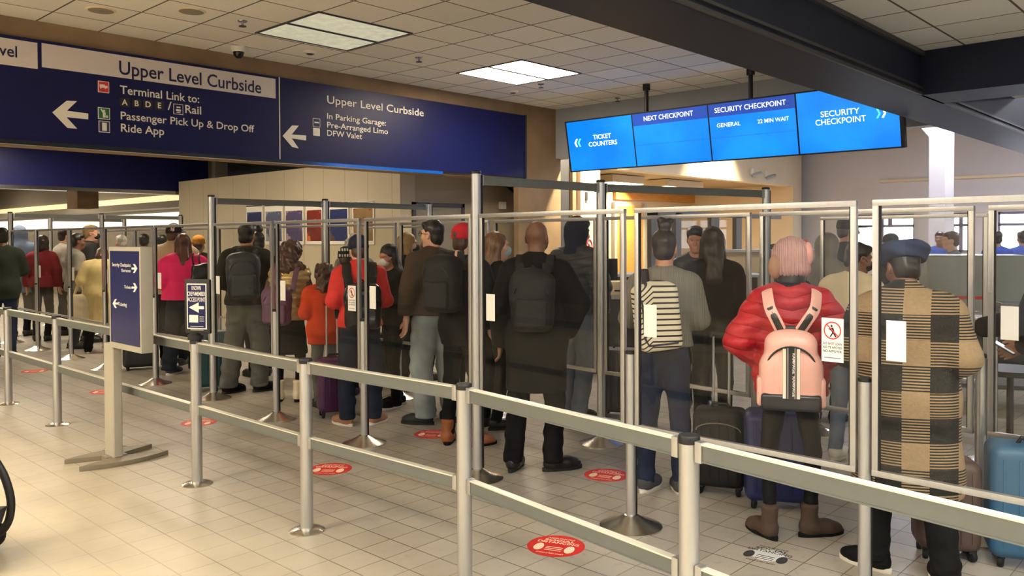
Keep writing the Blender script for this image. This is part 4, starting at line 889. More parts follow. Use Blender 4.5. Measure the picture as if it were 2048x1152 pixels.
S1 = ['stanchion at the right edge beyond the plaid coat', 'stanchion between the pink backpack and the plaid coat', 'stanchion with a wide steel base left of the striped backpack', 'tall stanchion left of the bald man in black',
      'stanchion in front of the red jacket wearer', 'stanchion left of the cream boots', 'tall stanchion right of the small black framed sign', 'stanchion just right of the big sign stand', 'stanchion half hidden by the left edge of the big sign',
      'stanchion left of the yellow coat', 'stanchion right of the left edge cluster, in front of the red jacket back', 'tall stanchion at the far left edge of the front row']
P1 = ['clear panel in front of the plaid coat', 'clear panel in front of the pink backpack', 'clear panel in front of the bald man in the black coat', 'clear panel in front of the brown hooded sweatshirt', 'clear panel in front of the purple backpack and curly hair',
      'clear panel in front of the dark backpack wearer in grey trousers', 'clear panel in front of the pink top', 'clear panel behind the big sign stand', 'clear panel in front of the yellow coat', 'clear panel in front of the bearded man in a grey t shirt', 'clear panel in front of the blue grey hood at the far left']
for i, (x, y, t_) in enumerate(ROW1): stanchion(x, y, S1[i], bool(t_), 'front row stanchions')
for i in range(len(ROW1) - 1):
    a, b = ROW1[i], ROW1[i + 1]; panel(a, b, P1[i], 0.043 if a[2] else 0.036, 0.043 if b[2] else 0.036, notice=i in (1, 4, 7), group='front row clear panels')
ROW2 = [(4.95, -0.1, 0), (5.03, 1.21, 0), (5.17, 2.60, 0), (5.30, 3.99, 1), (5.46, 5.36, 0), (5.44, 6.70, 0), (5.47, 8.05, 1), (5.60, 9.4, 0), (5.58, 10.8, 0), (5.58, 12.2, 0), (5.6, 13.6, 0), (5.6, 14.95, 1)]
S2 = ['second row stanchion at the right edge by the hand with the phone', 'second row stanchion behind the plaid coat', 'second row stanchion behind the pink knitted hat', 'tall second row stanchion right of the grey puffer jacket', 'second row stanchion behind the bald man',
      'second row stanchion behind the brown hooded sweatshirt', 'tall second row stanchion behind the red jacket wearer, left of the last poster', 'second row stanchion behind the curly hair', 'second row stanchion behind the grey trousers', 'second row stanchion behind the pink top', 'second row stanchion behind the yellow coat', 'tall second row stanchion in the left cluster']
P2 = ['second row clear panel right of the plaid coat', 'second row clear panel behind the pink knitted hat and cream sweater', 'second row clear panel behind the hair bun', 'second row clear panel behind the bald head', 'second row clear panel behind the glasses wearer', 'second row clear panel before the blonde woman', 'second row clear panel before the posters',
      'second row clear panel behind the dark backpack', 'second row clear panel behind the cap with white letters', 'second row clear panel behind the big sign', 'second row clear panel behind the blond hair and black mask']
for i, (x, y, t_) in enumerate(ROW2): stanchion(x, y, S2[i], bool(t_), 'second row stanchions')
for i in range(len(ROW2) - 1):
    a, b = ROW2[i], ROW2[i + 1]; panel(a, b, P2[i], 0.043 if a[2] else 0.036, 0.043 if b[2] else 0.036, sticker=i in (0, 3, 5), group='second row clear panels')
ROW3 = [(6.77, 1.55, 0), (6.82, 2.88, 0), (7.2, 3.52, 1), (7.0, 8.0, 1), (7.0, 9.4, 0), (7.0, 14.95, 1), (5.6, 17.5, 1), (7.0, 17.5, 1)]
S3 = ['third row stanchion with a steel base behind the plaid coat at the right', 'third row stanchion behind the cream sweater', 'tall third row stanchion under the lit alcove', 'tall third row stanchion in front of the grey door', 'third row stanchion in front of the posters',
      'tall third row stanchion left of the panelled wall', 'tall stanchion at the back of the queue, second from the left', 'tall stanchion at the back of the queue, right of the beam end']
for i, (x, y, t_) in enumerate(ROW3): stanchion(x, y, S3[i], bool(t_), 'back row stanchions')
panel(ROW3[0], ROW3[1], 'third row clear panel behind the plaid coat and cream sweater', group='back row clear panels'); panel(ROW3[3], ROW3[4], 'third row clear panel in front of the grey door and posters', group='back row clear panels')
def over(a, b, label):
    dx, dy = b[0] - a[0], b[1] - a[1]; ln = math.hypot(dx, dy); t = thing('overhead_rail', label, 'rail', (a[0], a[1], 2.01), math.atan2(dy, dx), 'overhead rails between tall poles')
    MB().box((0.06, -0.01, 0.005), (ln - 0.06, 0.01, 0.068)).box((0.06, -0.014, 0.06), (ln - 0.06, 0.014, 0.068)).build('rail', M_aluL, t, smooth=0)
    for a0 in (0.036, ln - 0.062): MB().box((a0, -0.016, 0), (a0 + 0.026, 0.016, 0.074)).build('bracket', M_alu, t, bevel=0.003)
over(ROW1[3], ROW2[3], 'overhead rail from the tall pole to the next pole, above the bald man'); over(ROW2[3], ROW3[2], 'overhead rail in front of the lit alcove')
over(ROW1[6], ROW2[6], 'overhead rail left of the posters, above the dark backpack wearer'); over(ROW2[6], ROW3[3], 'overhead rail across the posters towards the grey door')
over(ROW1[11], ROW2[11], 'overhead rail at the far left above the bearded man'); over(ROW2[11], ROW3[5], 'overhead rail at the left above the big sign'); over(ROW3[6], ROW3[7], 'overhead rail at the back of the queue')

# ------------------------------------------------------------------ big sign stand
bx_, by_ = fl(262, 910)[:2]
t = thing('sign_stand', 'grey floor standing sign with navy panel and arrows beside the barrier', 'sign', (bx_ - 0.12, by_ - 0.05, 0))
SX, SY = bx_ - 0.12, by_ - 0.05
SO = Plane((SX - 0.075, 0, 0), (0, -1, 0), (0, 0, 1))
A0, T = SO.hit(217, 497); A1, B = SO.hit(283, 706); zt2 = 1.60; zb2 = 0.86
MB().box((-0.075, -A1 - SY, zb2), (0.01, -A0 - SY, zt2)).build('housing', mat('grey_enamel', (168, 162, 146), 0.5), t, bevel=0.008)
f = SO.rect(A0 + 0.035, zb2 + 0.045, A1 - 0.02, zt2 - 0.03, 0.0, 0.004).build('graphic_panel', mat('navy_panel', (46, 50, 92), 0.15), t, world=True, smooth=0)
def st(body, p0, p1, cap, name='lettering'):
    a_, b0_ = SO.hit(*p0); _, b1_ = SO.hit(p0[0], p0[1] - cap); mb = MB(); text_px(mb, SO, body, p0, p1, b1_ - b0_, 0.006); o = mb.build(name, M_wtext, f, world=True, smooth=0); o['label'] = 'lettering reading ' + body
st('Security Checkpoint', (226, 532), (263, 534), 7); st('Entrance', (245, 543), (263, 545), 6); st('Tickets', (250, 576), (264, 578), 6); st('Ticketing', (238, 609), (255, 615), 7)
def sarrow(x, y, s_):
    P = [(x, y), (x - s_ * 5, y - 9), (x - s_ * 8, y - 9), (x - s_ * 4.5, y - 2), (x - s_ * 11, y - 2), (x - s_ * 11, y + 2), (x - s_ * 4.5, y + 2), (x - s_ * 8, y + 9), (x - s_ * 5, y + 9)]
    SO.poly([SO.hit(*p) for p in P], 0.004, 0.007).build('arrow', M_wtext, f, world=True, smooth=0)
sarrow(276, 537, 1); sarrow(276, 575, 1); sarrow(227, 607, -1)
MB().box((-0.06, -0.085, 0.03), (0.01, 0.085, zb2 + 0.02)).build('post', mat('grey_enamel', (168, 162, 146), 0.5), t, bevel=0.02, seg=3)
for s_ in (-1, 1):
    out = [(v * 0.32, s_ * (0.15 + 0.07 * (1 - v * v))) for v in np.linspace(-1, 1, 15)] + [(v * 0.32, s_ * (0.02 + 0.12 * abs(v))) for v in np.linspace(1, -1, 15)]
    MB().prism(out, 0.0, 0.035).build('foot_plate', mat('bronze_grey_base', (128, 118, 98), 0.45), t, bevel=0.006)
MB().prism([(-0.10, -0.05), (0.06, -0.05), (0.06, 0.05), (-0.10, 0.05)], 0.0, 0.04).build('hub', mat('bronze_grey_base', (128, 118, 98), 0.45), t, bevel=0.01)
# small black framed sign on the barrier post
fx, fy = FENCE[4]; ang = R(28)
u = (math.sin(ang), -math.cos(ang)); KO = Plane((fx - 0.02, fy, 0), (u[0], u[1], 0), (0, 0, 1))
t = thing('post_sign', 'small black framed sign with white arrow on top of a barrier post', 'sign', (fx, fy, 0.978))
MB().lathe([(0.05, 0), (0.05, 0.03), (0.03, 0.05)], n=20).build('socket', M_black, t)
A0, T = KO.hit(371, 558); A1, B = KO.hit(417, 672); cx_ = (A0 + A1) / 2; w_ = 0.195
A0, A1 = cx_ - w_ / 2, cx_ + w_ / 2
B = 1.02; KO.rect(A0, B, A1, T, -0.025, 0.0).build('frame', M_black, t, world=True, bevel=0.012)
pn = KO.rect(A0 + 0.022, B + 0.03, A1 - 0.022, T - 0.03, 0.0, 0.003).build('white_card', M_white, t, world=True, smooth=0)
cd = KO.rect(A0 + 0.03, B + 0.038, A1 - 0.03, T - 0.038, 0.003, 0.005).build('navy_card', M_blue, pn, world=True, smooth=0)
H_ = T - B; mb = MB()
for k, s_ in enumerate(('KNOWN', 'CREWMEMBER', 'ACCESS POINT')):
    text_mb(MB(), s_, KO.M(cx_, T - H_ * (0.20 + 0.105 * k), 0.0055), width=w_ * (0.36 if k == 0 else 0.70), height=H_ * 0.075, bold=0.012, align='CENTER').build('lettering', M_wtext, pn, world=True, smooth=0)
y_ = B + H_ * 0.48; a_ = A0 + 0.04; e_ = A1 - 0.04
KO.poly([(a_, y_), (a_ + 0.075, y_ + 0.035), (a_ + 0.075, y_ + 0.01), (e_, y_ + 0.01), (e_, y_ - 0.01), (a_ + 0.075, y_ - 0.01), (a_ + 0.075, y_ - 0.035)], 0.005, 0.007).build('arrow', M_wtext, pn, world=True, smooth=0)
mb = MB(); KO.rect(a_, y_ - 0.1, a_ + 0.07, y_ - 0.05, 0.005, 0.006, mb)
for k in range(3): KO.rect(a_ + 0.08, y_ - 0.06 - 0.014 * k, e_, y_ - 0.064 - 0.014 * k, 0.005, 0.006, mb)
for k in range(3): KO.rect(a_ + 0.01, y_ - 0.125 - 0.012 * k, a_ + 0.11, y_ - 0.128 - 0.012 * k, 0.005, 0.006, mb)
mb.build('small_print', M_wtext, pn, world=True, smooth=0)

# ------------------------------------------------------------------ distancing stickers on the floor
def decal(px, py, label, col=M_red, r=0.155):
    p = fl(px, py); sg = math.atan2(p[0], p[1]); t = thing('floor_sticker', label, 'sticker', (p[0], p[1], 0.0), -sg - R(18), 'round distancing stickers on the floor')
    MB().lathe([(r, 0.0), (r, 0.0012)], n=40).build('disc', col, t, smooth=0)
    m = mat('faded_white_print', (250, 214, 186), 0.6) if col is M_red else M_dkgrey
    T_ = lambda s_, y, w, h: text_mb(MB(), s_, Matrix.Translation((0, y, 0.0018)), width=w, height=h, bold=0.02, align='CENTER').build('lettering', m, t, smooth=0)
    T_('PLEASE PRACTICE', 0.098, 0.15, 0.014); T_('SOCIAL', 0.062, 0.17, 0.026); T_('DISTANCING', 0.030, 0.23, 0.026); T_('STAND 6 FEET APART', -0.118, 0.15, 0.014)
    for s_ in (-1, 1):
        pts = [(s_ * 0.085 + 0.026 * math.cos(a), -0.04 + 0.055 * math.sin(a) * (1 if math.sin(a) > 0 else 0.8)) for a in np.linspace(0, 6.28, 21)[:-1]]
        MB().prism(pts, 0.0012, 0.002).build('footprint', m, t, smooth=0)
    mb = MB()
    for k in range(3): mb.box((-0.045, -0.02 - 0.022 * k, 0.0012), (0.045, -0.026 - 0.022 * k, 0.0018))
    mb.build('small_print', m, t, smooth=0)
for a in ((1112, 1092, 'red round floor sticker in the foreground between two barrier posts'), (1213, 950, 'red round floor sticker right of the bald man shoes'), (660, 938, 'red round floor sticker right of the barrier post before the cream boots'),
          (865, 868, 'red round floor sticker by the black shoes under the light jeans'), (398, 845, 'red round floor sticker behind the post with the small framed sign'), (210, 783, 'red round floor sticker left of the big sign stand'), (70, 742, 'red round floor sticker near the left edge')):
    decal(*a)
decal(1535, 1110, 'white round floor sticker behind the brown ankle boots', mat('white_vinyl', (206, 206, 202), 0.5), 0.085)
# ------------------------------------------------------------------ cloth
def cloth(n, c, rough=0.85, var=0.12, vs=9, bump=0.12, bs=90, **k): return mat(n, c, rough, var=var, vscale=vs, bump=bump, bscale=bs, spec=0.2, **k)
def plaid():
    g = NG('buffalo_plaid_wool')
    u2 = g.math('GREATER_THAN', g.math('FRACT', g.math('DIVIDE', g.math('ADD', g.x, 2.8258), 0.235)), 0.5)
    v = g.math('GREATER_THAN', g.math('FRACT', g.math('DIVIDE', g.math('ADD', g.z, 2.56), 0.24)), 0.5)
    st = g.math('GREATER_THAN', g.math('FRACT', g.math('DIVIDE', g.z, 0.0135)), 0.5)
    tan_ = g.mix(g.noise(60, 3), lin((162, 138, 106)), lin((132, 110, 82))); blk = g.mix(g.noise(60, 3), lin((20, 20, 19)), lin((34, 33, 30)))
    both = g.math('MULTIPLY', u2, v); none = g.math('MULTIPLY', g.math('SUBTRACT', 1.0, u2), g.math('SUBTRACT', 1.0, v))
    f = g.math('ADD', both, g.math('MULTIPLY', g.math('SUBTRACT', g.math('SUBTRACT', 1.0, both), none), st))
    g.set('Base Color', g.mix(f, tan_, blk)); g.set('Roughness', 0.95); g.bump(g.noise(150, 2), 0.4); return g.m
def pattern_knit():
    g = NG('patterned_knit'); band = g.math('MULTIPLY', g.math('GREATER_THAN', g.math('FRACT', g.math('DIVIDE', g.z, 0.062)), 0.55), g.math('GREATER_THAN', g.math('FRACT', g.math('DIVIDE', g.x, 0.026)), 0.42))
    g.set('Base Color', g.mix(band, (0.012, 0.012, 0.013), (0.62, 0.6, 0.55))); g.set('Roughness', 0.9); return g.m
def knit(name, c):
    g = NG(name); r = g.math('SINE', g.math('MULTIPLY', g.x, 620.0)); n = g.noise(12, 3)
    g.set('Base Color', g.mix(g.math('ADD', 0.3, g.math('MULTIPLY', n, 0.5)), lin(tuple(int(x * 1.12) for x in c)), lin(tuple(int(x * 0.78) for x in c))))
    g.set('Roughness', 0.95); g.bump(g.math('ADD', r, g.math('MULTIPLY', g.noise(260, 2), 0.8)), 0.5, 0.004); return g.m
def stripes():
    g = NG('cream_black_striped_canvas'); w = g.math('SUBTRACT', g.z, g.math('MULTIPLY', g.math('MAXIMUM', g.math('SUBTRACT', -0.055, g.x), 0.0), -0.9))
    st = g.math('GREATER_THAN', g.math('FRACT', g.math('DIVIDE', w, 0.034)), 0.68)
    g.set('Base Color', g.mix(st, lin((226, 216, 188)), lin((42, 34, 38)))); g.set('Roughness', 0.8); g.bump(g.noise(200, 2), 0.2); return g.m
def baffle(name, c, per):
    g = NG(name); n = g.noise(7, 3); w = g.math('ADD', g.z, g.math('ADD', g.math('MULTIPLY', g.math('ABSOLUTE', g.x), -0.22), g.math('MULTIPLY', n, 0.018)))
    h = g.math('POWER', g.math('ABSOLUTE', g.math('SINE', g.math('MULTIPLY', w, math.pi / per))), 0.5)
    g.set('Base Color', g.mix(n, lin(tuple(int(v * 0.9) for v in c)), lin(tuple(min(255, int(v * 1.08)) for v in c)))); g.set('Roughness', 0.55)
    g.bump(g.math('ADD', h, g.math('MULTIPLY', g.noise(45, 3), 0.35)), 0.8, 0.012); return g.m
JEAN = cloth('dark_denim', (34, 42, 62), var=0.2, vs=6); JEANL = cloth('light_denim', (136, 146, 148), var=0.16, vs=5); JEANG = cloth('grey_denim', (104, 116, 132), var=0.15)
BLK = cloth('black_wool', (17, 17, 18)); BLK2 = cloth('black_jersey', (14, 14, 16), 0.8); BLKP = mat('black_nylon', (24, 25, 28), 0.45, var=0.1, bump=0.15)
LEG = cloth('black_leggings', (13, 13, 16), 0.7); NAVY = cloth('navy_wool', (34, 42, 62)); CHAR = cloth('charcoal_knit', (50, 50, 52))
REDP = baffle('crimson_nylon', (178, 14, 32), 0.07); REDJ = mat('scarlet_fleece', (206, 40, 34), 0.75, var=0.08, bump=0.3)
GREYP = baffle('slate_nylon', (58, 62, 68), 0.085); HOOD = cloth('brown_fleece', (70, 58, 48)); CREAM = cloth('cream_fleece', (222, 206, 172), 0.9, var=0.05)
PINK = cloth('hot_pink_knit', (236, 44, 110), 0.75, var=0.05); BEIGE = cloth('oatmeal_fleece', (196, 176, 144), 0.9, var=0.06); GOLD = mat('gold_metallic_nylon', (196, 168, 112), 0.3, 0.4, var=0.12, bump=0.2)
ORAN = cloth('orange_red_fleece', (196, 66, 34)); GREYT = cloth('grey_jersey', (136, 130, 120)); OLIVE = cloth('olive_canvas', (48, 46, 38)); KHAK = cloth('grey_khaki', (92, 92, 86)); YEL = cloth('pale_yellow_wool', (206, 186, 130)); BLUG = cloth('blue_grey_fleece', (98, 112, 136)); DGRN = cloth('dark_green_canvas', (46, 52, 44)); MAROON = cloth('maroon_fleece', (120, 34, 40)); BLUE = cloth('royal_blue_jersey', (44, 66, 140)); TAUPE = cloth('taupe_fleece', (128, 120, 108))
WHM = mat('white_mask_cloth', (226, 224, 218), 0.8); BKM = mat('black_mask_cloth', (22, 24, 28), 0.8); BLM = mat('pale_blue_mask_cloth', (160, 196, 214), 0.8)
BRB = mat('brown_suede', (66, 50, 38), 0.8, var=0.12, bump=0.2); TANB = mat('tan_leather', (142, 80, 40), 0.5, var=0.1); CREB = cloth('cream_boot_fleece', (206, 192, 162)); GRSH = mat('grey_canvas_shoe', (62, 62, 64), 0.8); TANS = mat('tan_sneaker', (150, 104, 80), 0.7); WSOLE = mat('off_white_sole', (206, 200, 184), 0.7)
PNK = cloth('rose_knit', (204, 148, 140), 0.9); REDC = cloth('red_cap_cotton', (186, 36, 46)); MUST = cloth('mustard_knit', (186, 126, 50))
def bag_stripe(): return stripes()

def F(a, b): p, q_ = fl(*a), fl(*b); return (float(p[0] + q_[0]) / 2, float(p[1] + q_[1]) / 2)
# ---- the six nearest
plaidp = person('person in a long tan and black plaid wool coat and dark cap', F((1742, 1143), (1880, 1150)), -4, h=1.62, sk='brown', top='coat', topm=plaid(), hem=0.44, loose=0.045, flare=0.055, collar=0.05, botm=BLK, bl=0.012,
                shoem=BLK2, solem=WSOLE, hair='short', hc='black', arms=('front', 'front'), head=(26, -14), stance=0.17, step=0.02, lean=0.10, broad=1.1, toes=(65, 12), gear='flatcap', gearm=mat('navy_cap_wool', (36, 46, 74), 0.9, bump=0.3), wr=0.008)
pinkp = person('person in a red puffer jacket and pink knitted hat with two ear bumps', F((1528, 1078), (1632, 1058)), 2, h=1.605, top='puffer', topm=REDP, hem=0.86, loose=0.038, flare=0.012, hood='down', botm=LEG, bl=-0.012, shoe='boot', shoem=BRB, solem=BLK, hair='bob', hc='black',
               arms=('hips', 'hips'), head=(0, 0), stance=0.15, step=-0.04, toes=(35, -60), gear='knit', gearm=knit('rose_rib_knit', (188, 146, 140)), scarf=BLK2, broad=1.0)
hb = surf_thing_part('ear_bump', [ell(pinkp.H((-0.09, -0.09, -0.015)), (0.044, 0.05, 0.072), pinkp.HR)], cloth('tan_knit', (152, 116, 94)), 0.008, pinkp.root, lambda v: [pinkp.root.matrix_basis @ Vector(p) for p in pinkp.warp(v)])
hb = surf_thing_part('ear_bump', [ell(pinkp.H((0.095, -0.05, 0.06)), (0.032, 0.05, 0.075), pinkp.HR)], PNK, 0.008, pinkp.root, lambda v: [pinkp.root.matrix_basis @ Vector(p) for p in pinkp.warp(v)])
greyp = person('person in a grey ribbed sweater with hair in a bun', F((1305, 976), (1352, 982)), -4, h=1.69, sk='tan', top='sweater', topm=knit('grey_rib_knit', (126, 122, 110)), hem=0.985, loose=0.02, collar=0.012, botm=JEAN, bl=0.006, shoem=GRSH, solem=WSOLE, hair='bun', hc='dark', arms=('front', 'front'), head=(-6, -6), stance=0.105, toes=(-20, 14))
creamp = person('person in a cream sweater turned right with a dark face mask', F((1678, 928), (1722, 915)), -38, h=1.60, sk='brown', top='sweater', topm=CREAM, hem=0.86, loose=0.045, flare=0.02, botm=JEANG, bl=0.0, shoem=WSOLE, solem=WSOLE, hair='short', hc='black', arms=('phone', 'front'), head=(-22, -8), mask=BKM, lean=0.05, face=True, broad=1.05)
baldp = person('bald person in a long black coat', F((1028, 930), (1120, 944)), -6, h=1.765, sk='brown', top='coat', topm=BLK, hem=0.56, loose=0.035, flare=0.03, collar=0.04, botm=BLK2, bl=0.012, shoem=mat('black_leather', (20, 19, 19), 0.35), hair=None, arms=('hang', 'pocket'), head=(-12, 0), stance=0.155, toes=(-8, -62), mask=BKM, broad=1.02)
puffp = person('person in a slate puffer jacket with the dark hood up', at_d(1152, 7.55), -32, h=1.82, sk='light', top='puffer', topm=GREYP, hem=0.93, loose=0.045, hood='up', hoodm=NAVY, botm=JEANG, bl=0.018, shoem=BLK, hair='short', hc='black', arms=('front', 'pocket'), head=(-14, -4), stance=0.1, step=0.05)
# ---- the middle of the queue
capred = person('person in a red cap and black coat with tan boots', F((962, 890), (892, 884)), -32, h=1.75, sk='light', top='jacket', topm=BLK2, hem=0.80, loose=0.03, botm=BLK, shoe='boot', shoem=TANB, solem=BLK, hair='short', hc='brown', arms=('front', 'pocket'), head=(-12, 0), gear='cap', gearm=REDC, stance=0.13, toes=(25, -35), mask=BKM)
hoodp = person('person in glasses, a brown hooded sweatshirt and baggy light jeans', F((838, 846), (902, 842)), 22, h=1.80, sk='light', top='hoodie', topm=HOOD, hem=0.95, loose=0.045, hood='down', botm=JEANL, bl=0.036, shoem=mat('black_skate_shoe', (24, 23, 23), 0.7), hair='short', hc='black', arms=('hang', 'front'), head=(30, 4), glasses=True, stance=0.14, toes=(48, 5), face=True)
redp = person('person in a scarlet jacket and navy knitted hat with black backpack straps', F((690, 848), (752, 846)), 2, h=1.66, sk='light', top='jacket', topm=REDJ, hem=0.92, loose=0.03, collar=0.045, botm=cloth('navy_trousers', (30, 36, 50)), bl=0.022, shoem=TANS, solem=WSOLE, hair='short', hc='brown', arms=('front', 'front'), head=(8, -8), gear='beanie', gearm=mat('navy_knit', (30, 36, 58), 0.9, bump=0.4, bscale=90), stance=0.15, toes=(35, -35), lean=0.06)
blackh = person('person with long black hair, white mask and black clothes facing left', (5.12, 6.40), 118, h=1.59, sk='tan', top='jacket', topm=BLK2, hem=0.88, loose=0.015, botm=LEG, shoem=BLK2, solem=WSOLE, hair='long', hc='black', arms=('front', 'phone'), head=(10, -12), mask=WHM, face=True, stance=0.08, step=0.06)
girl = person('person with straight light brown hair beside the bald head', at_d(990, 7.2), -55, h=1.69, sk='light', top='jacket', topm=BLK, hem=0.82, loose=0.02, botm=LEG, hair='long', hc='light', arms=('hang', 'hang'), head=(-18, 0), mask=BLM, face=True)
blond = person('blonde person with a black mask looking right', at_d(812, 9.0), -80, h=1.70, sk='light', top='jacket', topm=BLK, hem=0.85, loose=0.02, botm=BLK, hair='bob', hc='blond', head=(-6, 0), mask=BKM, face=True, arms=('front', 'front'))
blond2 = person('person with a tied back fair hair behind the blonde one', at_d(856, 9.7), -60, h=1.66, sk='light', top='jacket', topm=CHAR, hem=0.85, botm=BLK, hair='bob', hc='light', fine=False, mask=BKM)
behind = person('person with a grey jacket between the glasses wearer and the red cap', at_d(938, 8.4), -20, h=1.66, sk='light', top='jacket', topm=CHAR, hem=0.85, botm=BLK, hair='short', hc='light', fine=False)
facing = person('person facing the queue behind the hair bun, short dark hair', at_d(1392, 7.9), 176, h=1.75, sk='tan', top='jacket', topm=BLKP, hem=0.85, botm=BLK, hair='short', hc='black', face=True, head=(0, -10), arms=('front', 'front'))
darkh = person('person with long dark hair and a black coat right of the hair bun', at_d(1425, 6.6), 8, h=1.72, sk='tan', top='coat', topm=BLK, hem=0.75, loose=0.02, botm=BLK2, hair='long', hc='dark', head=(0, 0), arms=('front', 'hang'))
hood_refl = person('person built for a panel reflection, grey hood up, behind the cream sweater', at_d(1654, 7.4), -18, h=1.66, sk='tan', top='hoodie', topm=TAUPE, hem=0.9, loose=0.04, hood='up', botm=BLK, hair='short', hc='dark', fine=False)  # ghostly reflection in the panel, built as a solid figure
hat_refl = person('person built for a panel reflection, dark brimmed hat, behind the grey hood', at_d(1692, 8.8), -70, h=1.84, sk='tan', top='jacket', topm=CHAR, hem=0.9, loose=0.03, botm=BLK, hair='short', hc='dark', gear='cap', gearm=BLK, fine=False)  # another panel reflection made into a solid figure
curly = person('person with dark curly hair, a gold padded vest and cream boots', (4.62, 7.45), -12, h=1.62, sk='light', top='vest', topm=GOLD, hem=0.90, loose=0.045, hood='fur', hoodm=mat('brown_fur', (84, 62, 44), 0.9, var=0.3, vscale=60), bot='skirt', botm=BLK, bhem=0.52, bl=0.0, shoe='boot', shoem=CREB, solem=BLK, fs=1.25, hair='curly', hc='brown', arms=('front', 'front'), head=(-10, -14), stance=0.12, lean=0.08)
orange = person('child with brown curly hair and an orange jacket beside the scarlet jacket', at_d(648, 8.15), 8, h=1.40, sk='light', top='jacket', topm=ORAN, hem=0.78, loose=0.04, flare=0.02, botm=KHAK, bl=0.0, hair='curly', hc='brown', arms=('front', 'front'), head=(-12, -20), lean=0.05)
beanie2 = person('person in a black and white patterned knitted hat behind the scarlet jacket', at_d(690, 8.75), 6, h=1.54, sk='light', top='jacket', topm=CHAR, hem=0.80, loose=0.02, botm=BLK2, hair='short', hc='brown', arms=('front', 'front'), head=(-14, -8), gear='beanie', gearm=pattern_knit(), fine=False)
olive = person('person in an olive jacket and grey trousers wearing a dark backpack', F((466, 785), (524, 781)), 0, h=1.81, sk='tan', top='jacket', topm=OLIVE, hem=0.92, loose=0.045, hood='down', botm=KHAK, bl=0.035, shoem=BLK2, hair='short', hc='black', arms=('front', 'phone'), head=(-16, 0), stance=0.16, toes=(-50, -65))
blackc = person('person in a black coat with a dark hair bun beside the dark backpack', at_d(515, 10.0), 20, h=1.73, sk='tan', top='coat', topm=BLK, hem=0.6, loose=0.02, botm=BLK2, hair='bun', hc='black', arms=('front', 'front'), head=(24, 0), scarf=mat('rust_scarf', (128, 84, 58), 0.9))
whitehair = person('person with white hair behind the scarlet jacket', at_d(708, 10.1), 12, h=1.69, sk='light', top='jacket', topm=TAUPE, hem=0.9, loose=0.02, botm=BLK, hair='curly', hc='white', fine=False)
pinkt = person('person in a hot pink top with long brown hair and black bag', F((346, 748), (392, 744)), 2, h=1.71, sk='light', top='sweater', topm=PINK, hem=0.94, loose=0.05, flare=0.025, botm=cloth('dark_leggings', (30, 36, 44)), bl=0.025, shoem=mat('navy_runner', (44, 56, 86), 0.7), solem=WSOLE, hair='long', hc='auburn', arms=('front', 'reach'), stance=0.14, toes=(-40, -25), broad=1.1)
nyc = person('person in an oatmeal jacket and black cap with white letters', at_d(346, 10.9), -4, h=1.84, sk='light', top='jacket', topm=BEIGE, hem=0.9, loose=0.06, collar=0.055, botm=BLK, hair='short', hc='brown', gear='cap', gearm=mat('black_cap_cotton', (18, 19, 24), 0.8), head=(-30, 0), arms=('front', 'front'), broad=1.12, fine=False)
yhat = person('person in a mustard knitted hat with a yellow mask', at_d(396, 12.2), 18, h=1.68, sk='tan', top='jacket', topm=BLK, hem=0.85, loose=0.03, botm=BLK, hair='short', hc='dark', gear='beanie', gearm=MUST, mask=mat('yellow_mask_cloth', (220, 176, 70), 0.8), head=(-40, 0), fine=False)
# ---- far left cluster
yellow = person('person in a long pale yellow coat leaning on a trolley', (4.70, 12.70), -16, h=1.58, sk='light', top='coat', topm=YEL, hem=0.42, loose=0.06, flare=0.03, botm=BLK, bl=0.02, shoem=BLK2, solem=WSOLE, hair='bob', hc='brown', arms=('front', 'reach'), head=(0, -30), lean=0.22, fine=False, stance=0.16)
blondm = person('person with cropped blond hair and a large black mask looking right', at_d(178, 13.4), -86, h=1.88, sk='light', top='jacket', topm=CHAR, hem=0.85, loose=0.03, hood='down', botm=BLK, hair='short', hc='blond', mask=BKM, fine=False, face=True)
beardp = person('bearded person in a grey t shirt looking right', at_d(128, 14.4), -70, h=1.84, sk='light', top='tee', topm=GREYT, hem=0.88, loose=0.03, sleeve=0.5, botm=BLK, hair='beard', hc='dark', fine=False, face=True, arms=('hang', 'front'))
tee2 = person('person in a grey t shirt beside the black mask', at_d(152, 12.6), -78, h=1.74, sk='brown', top='tee', topm=GREYT, hem=0.88, loose=0.03, sleeve=0.5, botm=CHAR, hair='short', hc='black', fine=False, arms=('hang', 'front'))
redl = person('person in a maroon top with dark hair at the left', at_d(84, 13.6), -24, h=1.72, sk='light', top='jacket', topm=MAROON, hem=0.9, loose=0.03, botm=BLK, hair='bob', hc='dark', fine=False)
hoodl = person('person in a blue grey hooded top at the far left', at_d(40, 14.3), -16, h=1.88, sk='light', top='hoodie', topm=BLUG, hem=0.7, loose=0.05, hood='up', botm=BLK, hair='short', hc='dark', fine=False)
greenl = person('person in a dark green jacket at the left edge', at_d(4, 11.6), 6, h=1.82, sk='brown', top='jacket', topm=DGRN, hem=0.8, loose=0.04, botm=NAVY, hair='short', hc='black', arms=('front', 'reach'), fine=False)
wh2 = person('person with white hair seen above the big sign', at_d(244, 13.8), 30, h=1.72, sk='light', top='jacket', topm=DGRN, hem=0.85, loose=0.02, botm=BLK, hair='short', hc='white', fine=False)
dk2 = person('person in black right of the white hair above the big sign', at_d(288, 14.4), -10, h=1.74, sk='brown', top='jacket', topm=BLK, hem=0.85, loose=0.02, botm=BLK, hair='short', hc='black', fine=False)
br2 = person('person in a brown jacket left of the cap with white letters', at_d(324, 13.6), 0, h=1.72, sk='brown', top='jacket', topm=mat('brown_jacket_cloth', (76, 60, 46), 0.8), hem=0.85, loose=0.02, botm=BLK, hair='short', hc='black', fine=False)
